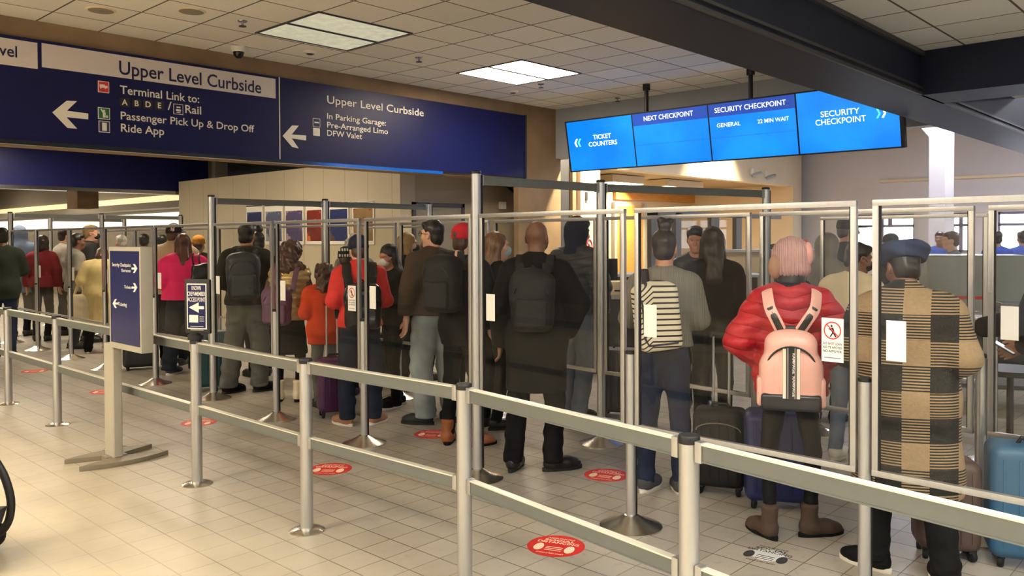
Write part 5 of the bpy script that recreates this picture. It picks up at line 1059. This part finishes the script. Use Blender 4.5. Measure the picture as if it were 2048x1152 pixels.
rose2 = person('person in a rose top between the black mask and the sign', at_d(196, 15.4), -60, h=1.66, sk='light', top='jacket', topm=PNK, hem=0.85, loose=0.02, botm=BLK, hair='bob', hc='brown', fine=False)
# ---- right edge and checkpoint
phonep = person('person at the right edge holding a phone forward', at_d(2112, 4.75), 72, h=1.72, sk='tan', top='jacket', topm=BLK, hem=0.85, loose=0.03, botm=BLK2, hair='short', hc='black', arms=('reach', ((0.235, -0.02, 1.14), (0.19, 0.235, 1.0))), head=(0, -18))
maskf = person('person in a black coat and knitted hat with a white mask near the windows', at_d(1781, 11.5), -70, h=1.66, sk='light', top='coat', topm=BLK, hem=0.6, loose=0.02, botm=BLK, hair='short', hc='dark', gear='beanie', gearm=CHAR, mask=WHM, fine=False)
for px, d_, lb in ((1880, 14.6, 'person in a blue shirt behind the plaid coat wearer'), (1994, 13.5, 'person in a royal blue shirt near the right windows'), (2046, 14.0, 'person in a blue shirt at the right edge by the windows')):
    person(lb, at_d(px, d_), 170 if px < 1900 else 20, h=1.72, sk='brown', top='jacket', topm=BLUE, hem=0.9, loose=0.01, botm=NAVY, hair='short', hc='black', fine=False)
person('person standing by the checkpoint counter left of the flat cap', at_d(1905, 11.0), 100, h=1.70, sk='light', top='jacket', topm=BLUG, hem=0.9, loose=0.02, botm=BLK, hair='short', hc='brown', fine=False)

# white letters on the black cap (monogram) facing the camera: the cap is worn back to front as seen
H, HR = nyc.H, nyc.HR
mb = MB(); text_mb(mb, 'N', Matrix.Identity(4), height=0.036, bold=0.05, align='CENTER'); text_mb(mb, 'Y', Matrix.Translation((0.004, -0.006, 0)), height=0.046, bold=0.03, align='CENTER')
P = []; az = R(150)          # the side of the crown turned to the queue behind
for v in mb.v:
    z_ = 0.046 + v[1]; k_ = math.sqrt(max(0, 1 - ((z_ - 0.058) / 0.085) ** 2)); t_ = az - v[0] / 0.095
    P.append(H((0.104 * k_ * math.sin(t_), 0.120 * k_ * math.cos(t_) - 0.012, z_)))
mb.v = [tuple(p) for p in nyc.warp(P)]; mb.build('monogram', M_white, nyc.gear, smooth=0)
# ------------------------------------------------------------------ bags that people carry
LEA = mat('black_leather_soft', (22, 22, 24), 0.35, var=0.1); NYL = mat('black_ballistic_nylon', (13, 13, 14), 0.75, var=0.15, bump=0.2)
baldbag = backpack(baldp, 'black backpack worn by the bald person', NYL, (0, -0.245, 1.21), (0.145, 0.07, 0.205), L=0.035)
redbag = backpack(redp, 'shiny black backpack worn over the scarlet jacket', mat('glossy_black_nylon', (20, 20, 23), 0.22, var=0.1, bump=0.5, bscale=25), (0.02, -0.27, 1.12), (0.165, 0.1, 0.2), straps_on=False)
straps(redp, redbag, NYL, 1.27, x=0.10, w=0.042, y0=-0.20, L=0.035)
olivebag = backpack(olive, 'dark charcoal backpack worn over the olive jacket', mat('charcoal_nylon', (40, 42, 46), 0.55, var=0.12), (-0.03, -0.28, 1.22), (0.16, 0.1, 0.24), L=0.04)
capbag = backpack(capred, 'black backpack worn by the person in the red cap', NYL, (-0.02, -0.26, 1.30), (0.15, 0.1, 0.22), L=0.03)
purple = backpack(curly, 'purple backpack hanging low behind the gold padded vest', mat('plum_nylon', (92, 56, 84), 0.55, var=0.15), (-0.07, -0.30, 1.06), (0.15, 0.085, 0.2), L=0.05)
# pink backpack
c = np.array([-0.01, -0.30, 1.045]); hw = (0.175, 0.085, 0.22)
t = thing('backpack', 'pink leather backpack with a black lettered centre stripe', 'backpack', tuple(pinkp.world([c - np.array([0, 0, hw[2]])])[0]), pinkp.rz)
PKL = mat('peach_pink_leather', (230, 174, 160), 0.42, var=0.06, vscale=6, bump=0.12, bscale=30)
surf_thing_part('bag_body', [rbox(c + np.array([0, 0, -0.07]), (0.172, 0.085, 0.15), 0.06), rbox(c + np.array([0, 0, 0.06]), (0.145, 0.08, 0.155), 0.075, None, 0.05), ell(c + np.array([0, 0.01, 0.18]), (0.09, 0.06, 0.05), None, 0.05)], PKL, 0.008, t, pinkp.world)
yb = c[1] - 0.100
surf_thing_part('base_panel', [rbox(c + np.array([0, -0.006, -0.172]), (0.163, 0.091, 0.05), 0.022)], mat('navy_patent', (20, 22, 34), 0.25), 0.007, t, pinkp.world)
def slab(name, x0, x1, z0, z1, y, m, par=t, th=0.004):
    mb = MB(); mb.box((x0, y - th, z0), (x1, y + 0.03, z1)); mb.v = [tuple(p) for p in pinkp.world(mb.v)]; return mb.build(name, m, par, world=True, smooth=0)
slab('white_band', c[0] - 0.046, c[0] + 0.046, c[2] - 0.145, c[2] + 0.135, yb + 0.001, mat('white_leather', (228, 216, 200), 0.45))
cs = slab('centre_stripe', c[0] - 0.028, c[0] + 0.028, c[2] - 0.145, c[2] + 0.14, yb - 0.002, M_black)
def bag_text(body, cx, cz, w, h, ang, y, par):
    mb = MB(); text_mb(mb, body, Matrix.Rotation(ang, 4, 'Z'), width=w, height=h, bold=0.03, align='CENTER')
    mb.v = [tuple(p) for p in pinkp.world([(cx + v[0], y, cz + v[1]) for v in mb.v])]; return mb.build('lettering', M_strip, par, world=True, smooth=0)
for k in range(2): bag_text('RAMPAGE', c[0] + 0.006, c[2] - 0.075 + 0.13 * k, 0.115, 0.014, -math.pi / 2, yb - 0.0075, cs)
for q in (-1, 1):
    mb = MB(); mb.box((c[0] + q * 0.019 - 0.0015, yb - 0.0075, c[2] - 0.145), (c[0] + q * 0.019 + 0.0015, yb - 0.005, c[2] + 0.14)); mb.v = [tuple(p) for p in pinkp.world(mb.v)]; mb.build('pinstripe', M_strip, cs, world=True, smooth=0)
tube_part('zip', [(c[0] + 0.138 * math.cos(a), yb + 0.006 + 0.03 * abs(math.cos(a)) ** 3, c[2] + 0.0 + 0.145 * math.sin(a)) for a in np.linspace(-0.15, 3.29, 19)], 0.0055, 0.0055, None, M_black, t, pinkp.world, 8)
for q in (-1, 1):
    surf_thing_part('side_pocket', [rbox(c + np.array([q * 0.165, 0.0, -0.12]), (0.022, 0.06, 0.085), 0.02)], PKL, 0.008, t, pinkp.world)
    a0 = np.array([c[0] + q * 0.05, -0.245, c[2] + 0.215]); a1 = np.array([q * 0.125, -0.235, 1.40]); sd = Matrix.Rotation(pinkp.rz, 3, 'Z') @ Vector((1, 0, 0))
    P = [a0, a0 * 0.5 + a1 * 0.5 + np.array([0, -0.02, 0]), a1, a1 + np.array([q * 0.015, 0.12, 0.09]), a1 + np.array([q * 0.01, 0.32, 0.04])]
    mb = MB(); mb.tube(smoothpath(pinkp.world(P)), 0.03, 0.006, side=tuple(sd), n=8); s_ = mb.build('strap', PKL, t, world=True)
    mb = MB(); mb.tube(smoothpath(pinkp.world([p + np.array([0, -0.008, 0]) for p in P[:3]])), 0.017, 0.004, side=tuple(sd), n=8); mb.build('webbing', M_black, s_, world=True)
tube_part('carry_loop', [c + np.array([-0.045, 0.06, 0.21]), c + np.array([-0.02, 0.05, 0.24]), c + np.array([0.02, 0.05, 0.24]), c + np.array([0.045, 0.06, 0.21])], 0.012, 0.006, None, M_black, t, pinkp.world, 8)
# striped backpack on one shoulder
c = np.array([-0.03, -0.245, 1.20]); Rb = Rz(R(24)) @ Ry(R(-6)); hw = (0.14, 0.095, 0.215)
t = thing('backpack', 'cream and black striped backpack hanging on the left shoulder', 'backpack', tuple(greyp.world([c - np.array([0, 0, hw[2]])])[0]), greyp.rz + R(24))
surf_thing_part('bag_body', [rbox(c, hw, 0.045, Rb), ell(c + np.array([0, 0, 0.13]), (0.11, 0.085, 0.11), Rb, 0.04)], bag_stripe(), 0.009, t, greyp.world)
PIP = mat('plum_black_piping', (44, 36, 42), 0.7)
def loc(x, y, z): return tuple(c + Rb @ np.array([x, y, z]))
tube_part('piping', [loc(-0.112, -0.085, 0.13), loc(-0.118, -0.088, -0.12), loc(-0.1, -0.092, -0.165), loc(0.09, -0.092, -0.17), loc(0.122, -0.06, -0.165)], 0.011, 0.006, None, PIP, t, greyp.world, 8)
tube_part('piping', [loc(-0.122, 0.07, 0.08), loc(-0.124, 0.03, -0.2), loc(-0.1, -0.02, -0.208), loc(0.05, -0.03, -0.208)], 0.011, 0.006, None, PIP, t, greyp.world, 8)
sd = tuple(Matrix.Rotation(greyp.rz, 3, 'Z') @ Vector((1, 0, 0)))
for k, o in enumerate((0.0, 0.045)):
    mb = MB(); mb.tube(smoothpath(greyp.world([loc(-0.03 + o, 0.05, 0.2), (-0.115 + o * 0.4, -0.165, 1.42), (-0.13 + o * 0.3, -0.06, 1.50), (-0.14, 0.06, 1.46), (-0.15, 0.15, 1.34)])), 0.017, 0.006, side=sd, n=8); mb.build('strap', PIP, t, world=True)
# black shoulder bag and white tote
c = np.array([0.21, -0.24, 1.18]); t = thing('shoulder_bag', 'black shoulder bag hanging beside the hot pink top', 'bag', tuple(pinkt.world([c - np.array([0, 0, 0.2])])[0]), pinkt.rz)
surf_thing_part('bag_body', [rbox(c, (0.15, 0.06, 0.19), 0.03, Ry(R(6))), ell(c + np.array([0.02, 0, 0.16]), (0.1, 0.05, 0.07))], LEA, 0.011, t, pinkt.world, wrinkle(0.006, 30, 2))
for o in (-0.035, 0.035):
    mb = MB(); mb.tube(smoothpath(pinkt.world([c + np.array([-0.07 + o, 0, 0.19]), (0.13 + o, -0.17, 1.44), (0.15 + o, -0.05, 1.52), (0.19 + o, 0.04, 1.42), c + np.array([0.1 + o, 0.05, 0.19])])), 0.011, n=8); mb.build('handle', LEA, t, world=True)
c = np.array([-0.26, -0.08, 0.72]); t = thing('tote_bag', 'cream canvas tote bag hanging beside the pale yellow coat', 'bag', tuple(yellow.world([c - np.array([0, 0, 0.24])])[0]), yellow.rz)
surf_thing_part('bag_body', [rbox(c, (0.17, 0.08, 0.24), 0.03)], mat('cream_canvas', (214, 200, 166), 0.85), 0.013, t, yellow.world, wrinkle(0.008, 26, 12))
for o in (-0.03, 0.03): tube_part('handle', [c + np.array([-0.08, o, 0.23]), c + np.array([-0.03, o, 0.38]), c + np.array([0.03, o, 0.38]), c + np.array([0.08, o, 0.23])], 0.012, 0.006, None, mat('cream_canvas', (214, 200, 166), 0.85), t, yellow.world, 6)
# phone in the hand at the right edge
w = phonep.wrist[1]; d = w - phonep.elbow[1]; d = d / np.linalg.norm(d); pc = w + d * 0.12 + np.array([0, 0.0, 0.035])
t = thing('mobile_phone', 'mobile phone held by the person at the right edge', 'phone', tuple(phonep.world([pc])[0]), phonep.rz)
surf_thing_part('phone_case', [rbox(pc, (0.036, 0.075, 0.005), 0.004, Rx(R(28)))], mat('slate_case', (70, 84, 100), 0.3), 0.004, t, phonep.world, None, (), 0)
surf_thing_part('screen', [rbox(pc + np.array([0, -0.002, 0.0045]), (0.031, 0.068, 0.003), 0.002, Rx(R(28)))], mat('lit_phone_screen', (220, 228, 236), 0.2, emit=0.7), 0.003, t, phonep.world, None, (), 0)
# ------------------------------------------------------------------ luggage on the floor
def suitcase(label, px, py, rz, size, m, handle=0.95, piping=None, wheels=True, name='suitcase', dz=0.05, xy=None, grip=True):
    p = xy or fl(px, py)[:2]; w, d_, h = size; sg = -math.atan2(p[0], p[1])
    t = thing(name, label, 'suitcase', (p[0], p[1], 0), sg + R(rz))
    vs, qs = surf([rbox((0, 0, dz + h / 2), (w / 2, d_ / 2, h / 2), 0.05)], 0.012); vs = relax(vs, qs, 1)
    link('shell', quad_mesh('shell', vs, qs), m, t)
    mb = MB()
    for zz in np.linspace(-0.34, 0.34, 5): mb.cbox((zz * w, -d_ / 2 - 0.001, dz + h / 2), (0.012, 0.008, h * 0.78))
    mb.build('ribs', m, t, bevel=0.003)
    if piping:
        for a0, b0 in ((0.78, 0.05), (0.46, 0.04)):
            MB().tube([(w * 0.42 * math.cos(a), -d_ / 2 - 0.006, dz + h * a0 + b0 * math.sin(a) - 0.02) for a in np.linspace(0, math.pi, 13)], 0.004, n=6).build('piping', piping, t)
    if wheels:
        for sx in (-1, 1):
            for sy in (-1, 1):
                o = MB().lathe([(0.012, -0.014), (0.027, -0.012), (0.03, -0.006), (0.03, 0.006), (0.027, 0.012), (0.012, 0.014)], n=18).build('wheel', M_rubber, t); o.location = (sx * w * 0.36, sy * d_ * 0.3, 0.03); o.rotation_euler = (0, R(90), R(20 * sx))
                MB().box((sx * w * 0.36 - 0.018, sy * d_ * 0.3 - 0.02, 0.045), (sx * w * 0.36 + 0.018, sy * d_ * 0.3 + 0.02, dz + 0.02)).build('wheel_fork', M_black, t, bevel=0.004)
    if handle:
        for sx in (-0.05, 0.05): MB().lathe([(0.009, 0), (0.009, handle - h - dz)], (sx, d_ * 0.32, h + dz - 0.02), n=12).build('handle_tube', M_alu, t)
        if grip: MB().tube([(-0.065, d_ * 0.32, handle - 0.03), (-0.05, d_ * 0.32, handle), (0.05, d_ * 0.32, handle), (0.065, d_ * 0.32, handle - 0.03)], 0.016, 0.012, n=10).build('grip', M_black, t)
    MB().tube([(-0.06, 0, h + dz - 0.005), (-0.045, 0, h + dz + 0.025), (0.045, 0, h + dz + 0.025), (0.06, 0, h + dz - 0.005)], 0.011, 0.007, n=8).build('top_handle', M_black, t)
    return t
suitcase('black soft suitcase with curved piping between the two front backpack wearers', 1440, 984, -6, (0.33, 0.22, 0.50), NYL, 1.02, mat('tan_piping', (120, 108, 88), 0.6))
suitcase('blue suitcase standing behind the legs of the red puffer jacket', 1556, 1012, 4, (0.40, 0.25, 0.54), mat('royal_blue_shell', (28, 38, 86), 0.4), 1.0)
suitcase('purple suitcase beside the legs of the scarlet jacket wearer', 668, 832, 10, (0.30, 0.22, 0.50), mat('aubergine_shell', (74, 30, 74), 0.4), 1.06)
suitcase('teal suitcase behind the small framed sign post', 424, 780, 8, (0.38, 0.24, 0.60), mat('teal_shell', (30, 66, 72), 0.45), 0)
suitcase('slate blue hard suitcase at the right edge', 2062, 1140, 10, (0.40, 0.26, 0.56), mat('slate_blue_shell', (52, 96, 128), 0.45), 0, xy=at_d(2066, 4.12))
suitcase('brown suitcase with spinner wheels behind the plaid coat', 1895, 1120, 14, (0.30, 0.22, 0.46), mat('mauve_brown_shell', (84, 68, 62), 0.5), 0, xy=at_d(1893, 4.25))
suitcase('black box suitcase seen below the big sign stand', 282, 738, 0, (0.42, 0.3, 0.30), BLKP, 0, dz=0.04)
suitcase('dark suitcase right of the grey denim legs', 1240, 832, -10, (0.36, 0.26, 0.58), mat('graphite_shell', (34, 36, 42), 0.4), 0)
suitcase('black suitcase beside the black haired person in the mask', 760, 800, 0, (0.34, 0.22, 0.55), mat('graphite_shell', (34, 36, 42), 0.4), 0, xy=at_d(778, 9.3))
# ------------------------------------------------------------------ stroller at the left edge
ex = fl(8, 1120); t = thing('stroller', 'black and red stroller cut off by the left edge of the picture', 'stroller', (ex[0] - 0.405, ex[1] + 0.34, 0), R(-46))
def arc(cx, cy, r, a0, a1, n=14): return [(cx + r * math.cos(a), 0, cy + r * math.sin(a)) for a in np.linspace(a0, a1, n)]
for s_ in (-0.2, 0.2):
    P = [(0.40, s_, 0.48), (0.445, s_, 0.40), (0.475, s_, 0.30), (0.48, s_, 0.22), (0.46, s_, 0.14), (0.40, s_, 0.08), (0.28, s_, 0.06), (0.0, s_, 0.10)]
    MB().tube(smoothpath(P), 0.022, 0.018, n=10).build('frame', M_black, t)
    MB().tube(smoothpath([(0.40, s_, 0.48), (0.30, s_, 0.75), (0.12, s_, 1.0), (-0.05, s_, 1.05)]), 0.016, n=10).build('push_bar', M_black, t)
for sx in (0.36, -0.35):
    for s_ in (-0.22, 0.22):
        o = MB().lathe([(0.03, -0.02), (0.066, -0.02), (0.075, -0.012), (0.075, 0.012), (0.066, 0.02), (0.03, 0.02)], n=24).build('wheel', M_rubber, t); o.rotation_euler = (R(90), 0, 0); o.location = (sx, s_, 0.076)
        o2 = MB().lathe([(0.01, -0.024), (0.03, -0.022), (0.03, 0.022), (0.01, 0.024)], n=16).build('wheel_hub', M_alu, o)
MB().box((-0.3, -0.19, 0.30), (0.3, 0.19, 0.34)).build('seat', M_dkgrey, t, bevel=0.015)
MB().box((0.26, -0.19, 0.335), (0.40, 0.19, 0.40)).build('seat_trim', mat('red_fabric', (176, 36, 48), 0.7), t, bevel=0.02)
MB().prism([(-0.3, 0.12), (0.44, 0.15), (0.47, 0.24), (-0.3, 0.20)], -0.185, 0.185, Matrix(((1, 0, 0, 0), (0, 0, -1, 0), (0, 1, 0, 0), (0, 0, 0, 1)))).build('basket', M_dkgrey, t, smooth=0)
MB().tube([(0.30, -0.195, 0.11), (0.40, -0.195, 0.15), (0.45, -0.195, 0.23)], 0.006, n=8).build('piping', mat('red_fabric', (176, 36, 48), 0.7), t)
# ------------------------------------------------------------------ alcove and checkpoint beyond
PB = Plane((0, YW + 2.98, 0), (1, 0, 0), (0, 0, 1))
def brect(x0, y0, x1, y1, c0, c1): a0, b1 = PB.hit(x0, y0); a1, b0 = PB.hit(x1, y1); return a0, b0, a1, b1
a0, b0, a1, b1 = brect(1227, 381, 1389, 407, 0, 0)
o = tag(MB().box((a0, YW + 2.90, b0), (a1, YW + 2.985, b1)).build('wood_panel', M_wood, bevel=0.01), 'wide honey maple panel on the alcove wall over the door', 'panel')
a0, b0, a1, b1 = brect(1229, 412, 1284, 520, 0, 0)
o = struct('door_7', MB().box((a0, YW + 2.94, 0), (a1, YW + 2.99, b1)), M_wood, smooth=0)
MB().box((a1 - 0.25, YW + 2.88, 1.0), (a1 - 0.18, YW + 2.94, 1.15)).build('door_handle', M_steel, o)
f = MB(); f.box((a0 - 0.1, YW + 2.9, 0), (a0, YW + 3.0, b1 + 0.1)); f.box((a1, YW + 2.9, 0), (a1 + 0.1, YW + 3.0, b1 + 0.1)); f.build('door_frame', M_grey, o, smooth=0)
a0, b0, a1, b1 = brect(1316, 437, 1348, 560, 0, 0)
o = struct('door_8', MB().box((a0, YW + 2.94, 0), (a1, YW + 2.99, b1)), mat('pale_maple_door', (212, 170, 128), 0.45), smooth=0)
t = thing('glazed_screen', 'dark framed glazed screen with four posts in front of the maple door', 'partition', tuple(on_y(1395, 480, 8.3) * np.array([1, 1, 0])))
zt3 = float(on_y(1305, 424, 8.3)[2])
for x0, x1 in ((1300, 1313), (1349, 1360), (1420, 1436), (1470, 1481)): MB().box((on_y(x0, 480, 8.3)[0], 8.27, 0), (on_y(x1, 480, 8.3)[0], 8.36, zt3)).build('post', M_dkgrey, t, world=True, smooth=0)
MB().box((on_y(1300, 480, 8.3)[0], 8.27, zt3 - 0.06), (on_y(1560, 480, 8.3)[0], 8.36, zt3 + 0.03)).build('top_rail', M_dkgrey, t, world=True, smooth=0)
MB().box((on_y(1300, 480, 8.3)[0], 8.305, 0.9), (on_y(1481, 480, 8.3)[0], 8.315, zt3 - 0.06)).build('glass', M_acr, t, world=True, smooth=0)
# no-luggage notice on the cream wall
PC = Plane((0, YW - 0.004, 0), (1, 0, 0), (0, 0, 1)); a0, T = PC.hit(1164, 477); a1, B = PC.hit(1191, 507)
t = thing('wall_notice', 'white notice with a red struck circle on the cream wall', 'notice', ((a0 + a1) / 2, YW, B)); PC.rect(a0, B, a1, T, -0.004, 0.004).build('card', M_white, t, world=True, smooth=0)
cx_, cz_, r_ = (a0 + a1) / 2, (B + T) / 2, (T - B) * 0.42; mb = MB(); mb.tube([PC.M(cx_ + r_ * 0.72 * math.cos(a), cz_ + r_ * math.sin(a), 0.006).to_translation() for a in np.linspace(0, 6.28, 25)[:-1]], 0.014, n=6, closed=True)
mb.tube([PC.M(cx_ - r_ * 0.5, cz_ + r_ * 0.7, 0.006).to_translation(), PC.M(cx_ + r_ * 0.5, cz_ - r_ * 0.7, 0.006).to_translation()], 0.01, n=6); mb.build('struck_circle', M_red, t, world=True)
PC.poly([(cx_ - 0.03, cz_ - r_ * 0.55), (cx_ + 0.05, cz_ - r_ * 0.55), (cx_ + 0.03, cz_ + 0.02), (cx_, cz_ + r_ * 0.4), (cx_ - 0.02, cz_)], 0.004, 0.007).build('figure', M_dkgrey, t, world=True, smooth=0)
a0, T = PC.hit(1170, 384); a1, B = PC.hit(1174, 401); tag(PC.rect(a0, B, a1, T, -0.004, 0.02).build('door_intercom', M_dkgrey, smooth=0), 'small grey wall fitting high on the cream wall', 'fitting')
for px, py, lb in ((1503, 349, 'security camera on the cream fascia, left of two'), (1531, 354, 'security camera on the cream fascia, right of two')):
    p = on_y(px, py, YW); t = thing('security_camera', lb, 'camera', tuple(p)); MB().lathe([(0.06, 0), (0.06, 0.14)], n=14).build('mount', M_white, t, smooth=30)
    o = MB().lathe([(0.035, -0.12), (0.05, -0.1), (0.05, 0.1), (0.04, 0.12)], n=14).build('camera_body', M_grey, t); o.rotation_euler = (R(75), 0, R(35)); o.location = (0.05, -0.12, 0)
# service desk with printer and monitor behind the second row
def desk(label, xy, rz, w, d_, h, m, name='service_desk'):
    t = thing(name, label, 'desk', (xy[0], xy[1], 0), -math.atan2(xy[0], xy[1]) + R(rz)); MB().box((-w / 2, -d_ / 2, h - 0.04), (w / 2, d_ / 2, h)).build('worktop', M_grey, t, bevel=0.006)
    MB().box((-w / 2 + 0.05, -d_ / 2 + 0.06, 0.04), (w / 2 - 0.05, d_ / 2 - 0.04, h - 0.04)).build('cabinet', m, t, bevel=0.006); MB().box((-w / 2 + 0.07, -d_ / 2 + 0.08, 0), (w / 2 - 0.07, d_ / 2 - 0.06, 0.04)).build('plinth', M_black, t, smooth=0); return t
xy = at_d(1232, 10.2); t = desk('grey service desk seen between the two tall poles', xy, 0, 0.9, 0.6, 0.95, M_dkgrey); rz_ = -math.atan2(*xy)
def on_desk(xy, dx, dy, z, rz): c, s_ = math.cos(rz), math.sin(rz); return (xy[0] + dx * c - dy * s_, xy[1] + dx * s_ + dy * c, z)
t = thing('printer', 'cream ticket printer on the service desk', 'printer', on_desk(xy, 0.1, -0.1, 0.95, rz_), rz_); MB().box((-0.17, -0.15, 0), (0.17, 0.15, 0.17)).build('housing', M_cream, t, bevel=0.02); MB().box((-0.12, -0.155, 0.05), (0.12, -0.145, 0.07)).build('paper_slot', M_black, t, smooth=0)
t = thing('monitor', 'dark computer monitor behind the cream printer', 'monitor', on_desk(xy, -0.22, 0.1, 0.95, rz_), rz_); MB().box((-0.1, -0.08, 0), (0.1, 0.08, 0.015)).build('foot', M_black, t, bevel=0.004); MB().box((-0.02, 0, 0.015), (0.02, 0.03, 0.2)).build('stem', M_black, t, smooth=0); MB().box((-0.24, -0.02, 0.12), (0.24, 0.02, 0.44)).build('display_panel', M_black, t, bevel=0.008); MB().box((-0.225, -0.0225, 0.135), (0.225, -0.02, 0.425)).build('screen', mat('dark_screen', (30, 34, 42), 0.1), t, smooth=0)
xy = at_d(1335, 12.2); desk('dark checkpoint desk in front of the maple door', xy, 0, 2.6, 0.7, 1.12, M_dkgrey)
xy = at_d(1580, 12.5); rz_ = -math.atan2(*xy); desk('tall buff counter under the orange box', xy, 0, 2.1, 0.6, 1.46, mat('buff_laminate', (188, 172, 146), 0.5), 'counter')
t = thing('box', 'orange red box on the tall buff counter', 'box', on_desk(xy, 0.14, 0, 1.46, rz_), rz_); MB().box((-0.11, -0.09, 0), (0.11, 0.09, 0.15)).build('carton', mat('orange_card', (226, 92, 62), 0.6), t, bevel=0.004); MB().box((-0.08, -0.092, 0.08), (0.08, -0.09, 0.12)).build('printed_band', M_white, t, smooth=0)
t = thing('folded_clothing', 'dark bundle of clothing on the tall buff counter left of the orange box', 'clothing', on_desk(xy, -0.14, 0, 1.46, rz_), rz_); vs, qs = surf([ell((0, 0, 0.03), (0.15, 0.1, 0.06)), ell((0.08, 0, 0.06), (0.06, 0.07, 0.07))], 0.014, wrinkle(0.01, 40, 3), [((0, 0, -1), 0)]); link('cloth', quad_mesh('cloth', vs, qs), BLK, t)
# baggage scanner, belts and trays at the right
xy = at_d(1945, 10.2); rz_ = -math.atan2(*xy); t = thing('baggage_scanner', 'grey green baggage scanner with a belt at the right behind the plaid coat', 'scanner', (xy[0], xy[1], 0), rz_ + R(8))
GRN = mat('grey_green_enamel', (140, 148, 144), 0.4); MB().box((-0.55, -0.5, 0.5), (0.55, 0.5, 1.42)).build('hood', GRN, t, bevel=0.05, seg=3); MB().box((-0.55, -0.45, 0.1), (0.55, 0.45, 0.5)).build('base_cabinet', M_dkgrey, t, bevel=0.01); MB().box((0.55, -0.35, 0.72), (1.5, 0.35, 0.8)).build('conveyor_belt', M_rubber, t, bevel=0.02)
for sx in (0.8, 1.4):
    for sy in (-0.32, 0.32): MB().box((sx - 0.03, sy - 0.03, 0), (sx + 0.03, sy + 0.03, 0.72)).build('leg', M_alu, t, smooth=0)
for sx in (-0.48, 0.48): MB().box((sx - 0.04, -0.4, 0), (sx + 0.04, 0.4, 0.1)).build('foot', M_black, t, smooth=0)
MB().box((-0.4, -0.505, 0.9), (0.1, -0.5, 0.94)).build('red_stripe', M_red, t, smooth=0)
for i, (px, d_, lb, h) in enumerate(((2036, 8.0, 'black topped inspection table at the right with bright steel edges', 0.86), (1815, 15.5, 'dark inspection table near the masked person by the windows', 0.9), (2080, 11.6, 'dark inspection table far right before the officers', 1.25))):
    xy = at_d(px, d_); t = thing('inspection_table', lb, 'table', (xy[0], xy[1], 0), -math.atan2(*xy) + R(12)); MB().box((-0.9, -0.35, h - 0.06), (0.9, 0.35, h - 0.008)).build('tabletop', M_black, t, bevel=0.01); MB().box((-0.92, -0.37, h - 0.02), (0.92, -0.35, h + 0.02)).box((-0.92, 0.35, h - 0.02), (0.92, 0.37, h + 0.02)).build('edge_rail', M_steel, t, smooth=0)
    for sx in (-0.82, 0.82):
        for sy in (-0.3, 0.3): MB().box((sx - 0.025, sy - 0.025, 0), (sx + 0.025, sy + 0.025, h - 0.06)).build('leg', M_alu, t, smooth=0)
    MB().box((-0.82, -0.3, 0.2), (0.82, 0.3, 0.24)).build('shelf', M_dkgrey, t, smooth=0)
    if i == 0:
        for k in range(3): q_ = thing('tray', ('grey plastic tray on the black inspection table, lowest of the stack', 'grey plastic tray on the black inspection table, middle of the stack', 'grey plastic tray on the black inspection table, top of the stack')[k], 'tray', on_desk(xy, 0.1, 0, h + 0.002 + 0.05 * k, -math.atan2(*xy) + R(12)), -math.atan2(*xy) + R(12), 'stack of grey trays'); mb = MB(); mb.box((-0.28, -0.2, 0), (0.28, 0.2, 0.012)); [mb.box(a, b) for a, b in (((-0.28, -0.2, 0.012), (0.28, -0.185, 0.045)), ((-0.28, 0.185, 0.012), (0.28, 0.2, 0.045)), ((-0.28, -0.185, 0.012), (-0.265, 0.185, 0.045)), ((0.265, -0.185, 0.012), (0.28, 0.185, 0.045)))]; mb.build('tray_shell', mat('grey_tray', (120, 122, 126), 0.5), q_, smooth=0)
xy = at_d(2022, 6.3); t = thing('pedestal_stand', 'black round pedestal stand below the hand with the phone', 'stand', (xy[0], xy[1], 0)); MB().lathe([(0.22, 0), (0.22, 0.012), (0.05, 0.03)], n=28).build('base', M_black, t); MB().lathe([(0.025, 0.02), (0.025, 0.6)], n=14).build('post', M_black, t); MB().lathe([(0.24, 0.6), (0.25, 0.61), (0.25, 0.63), (0.24, 0.64)], n=30).build('tabletop', M_black, t)
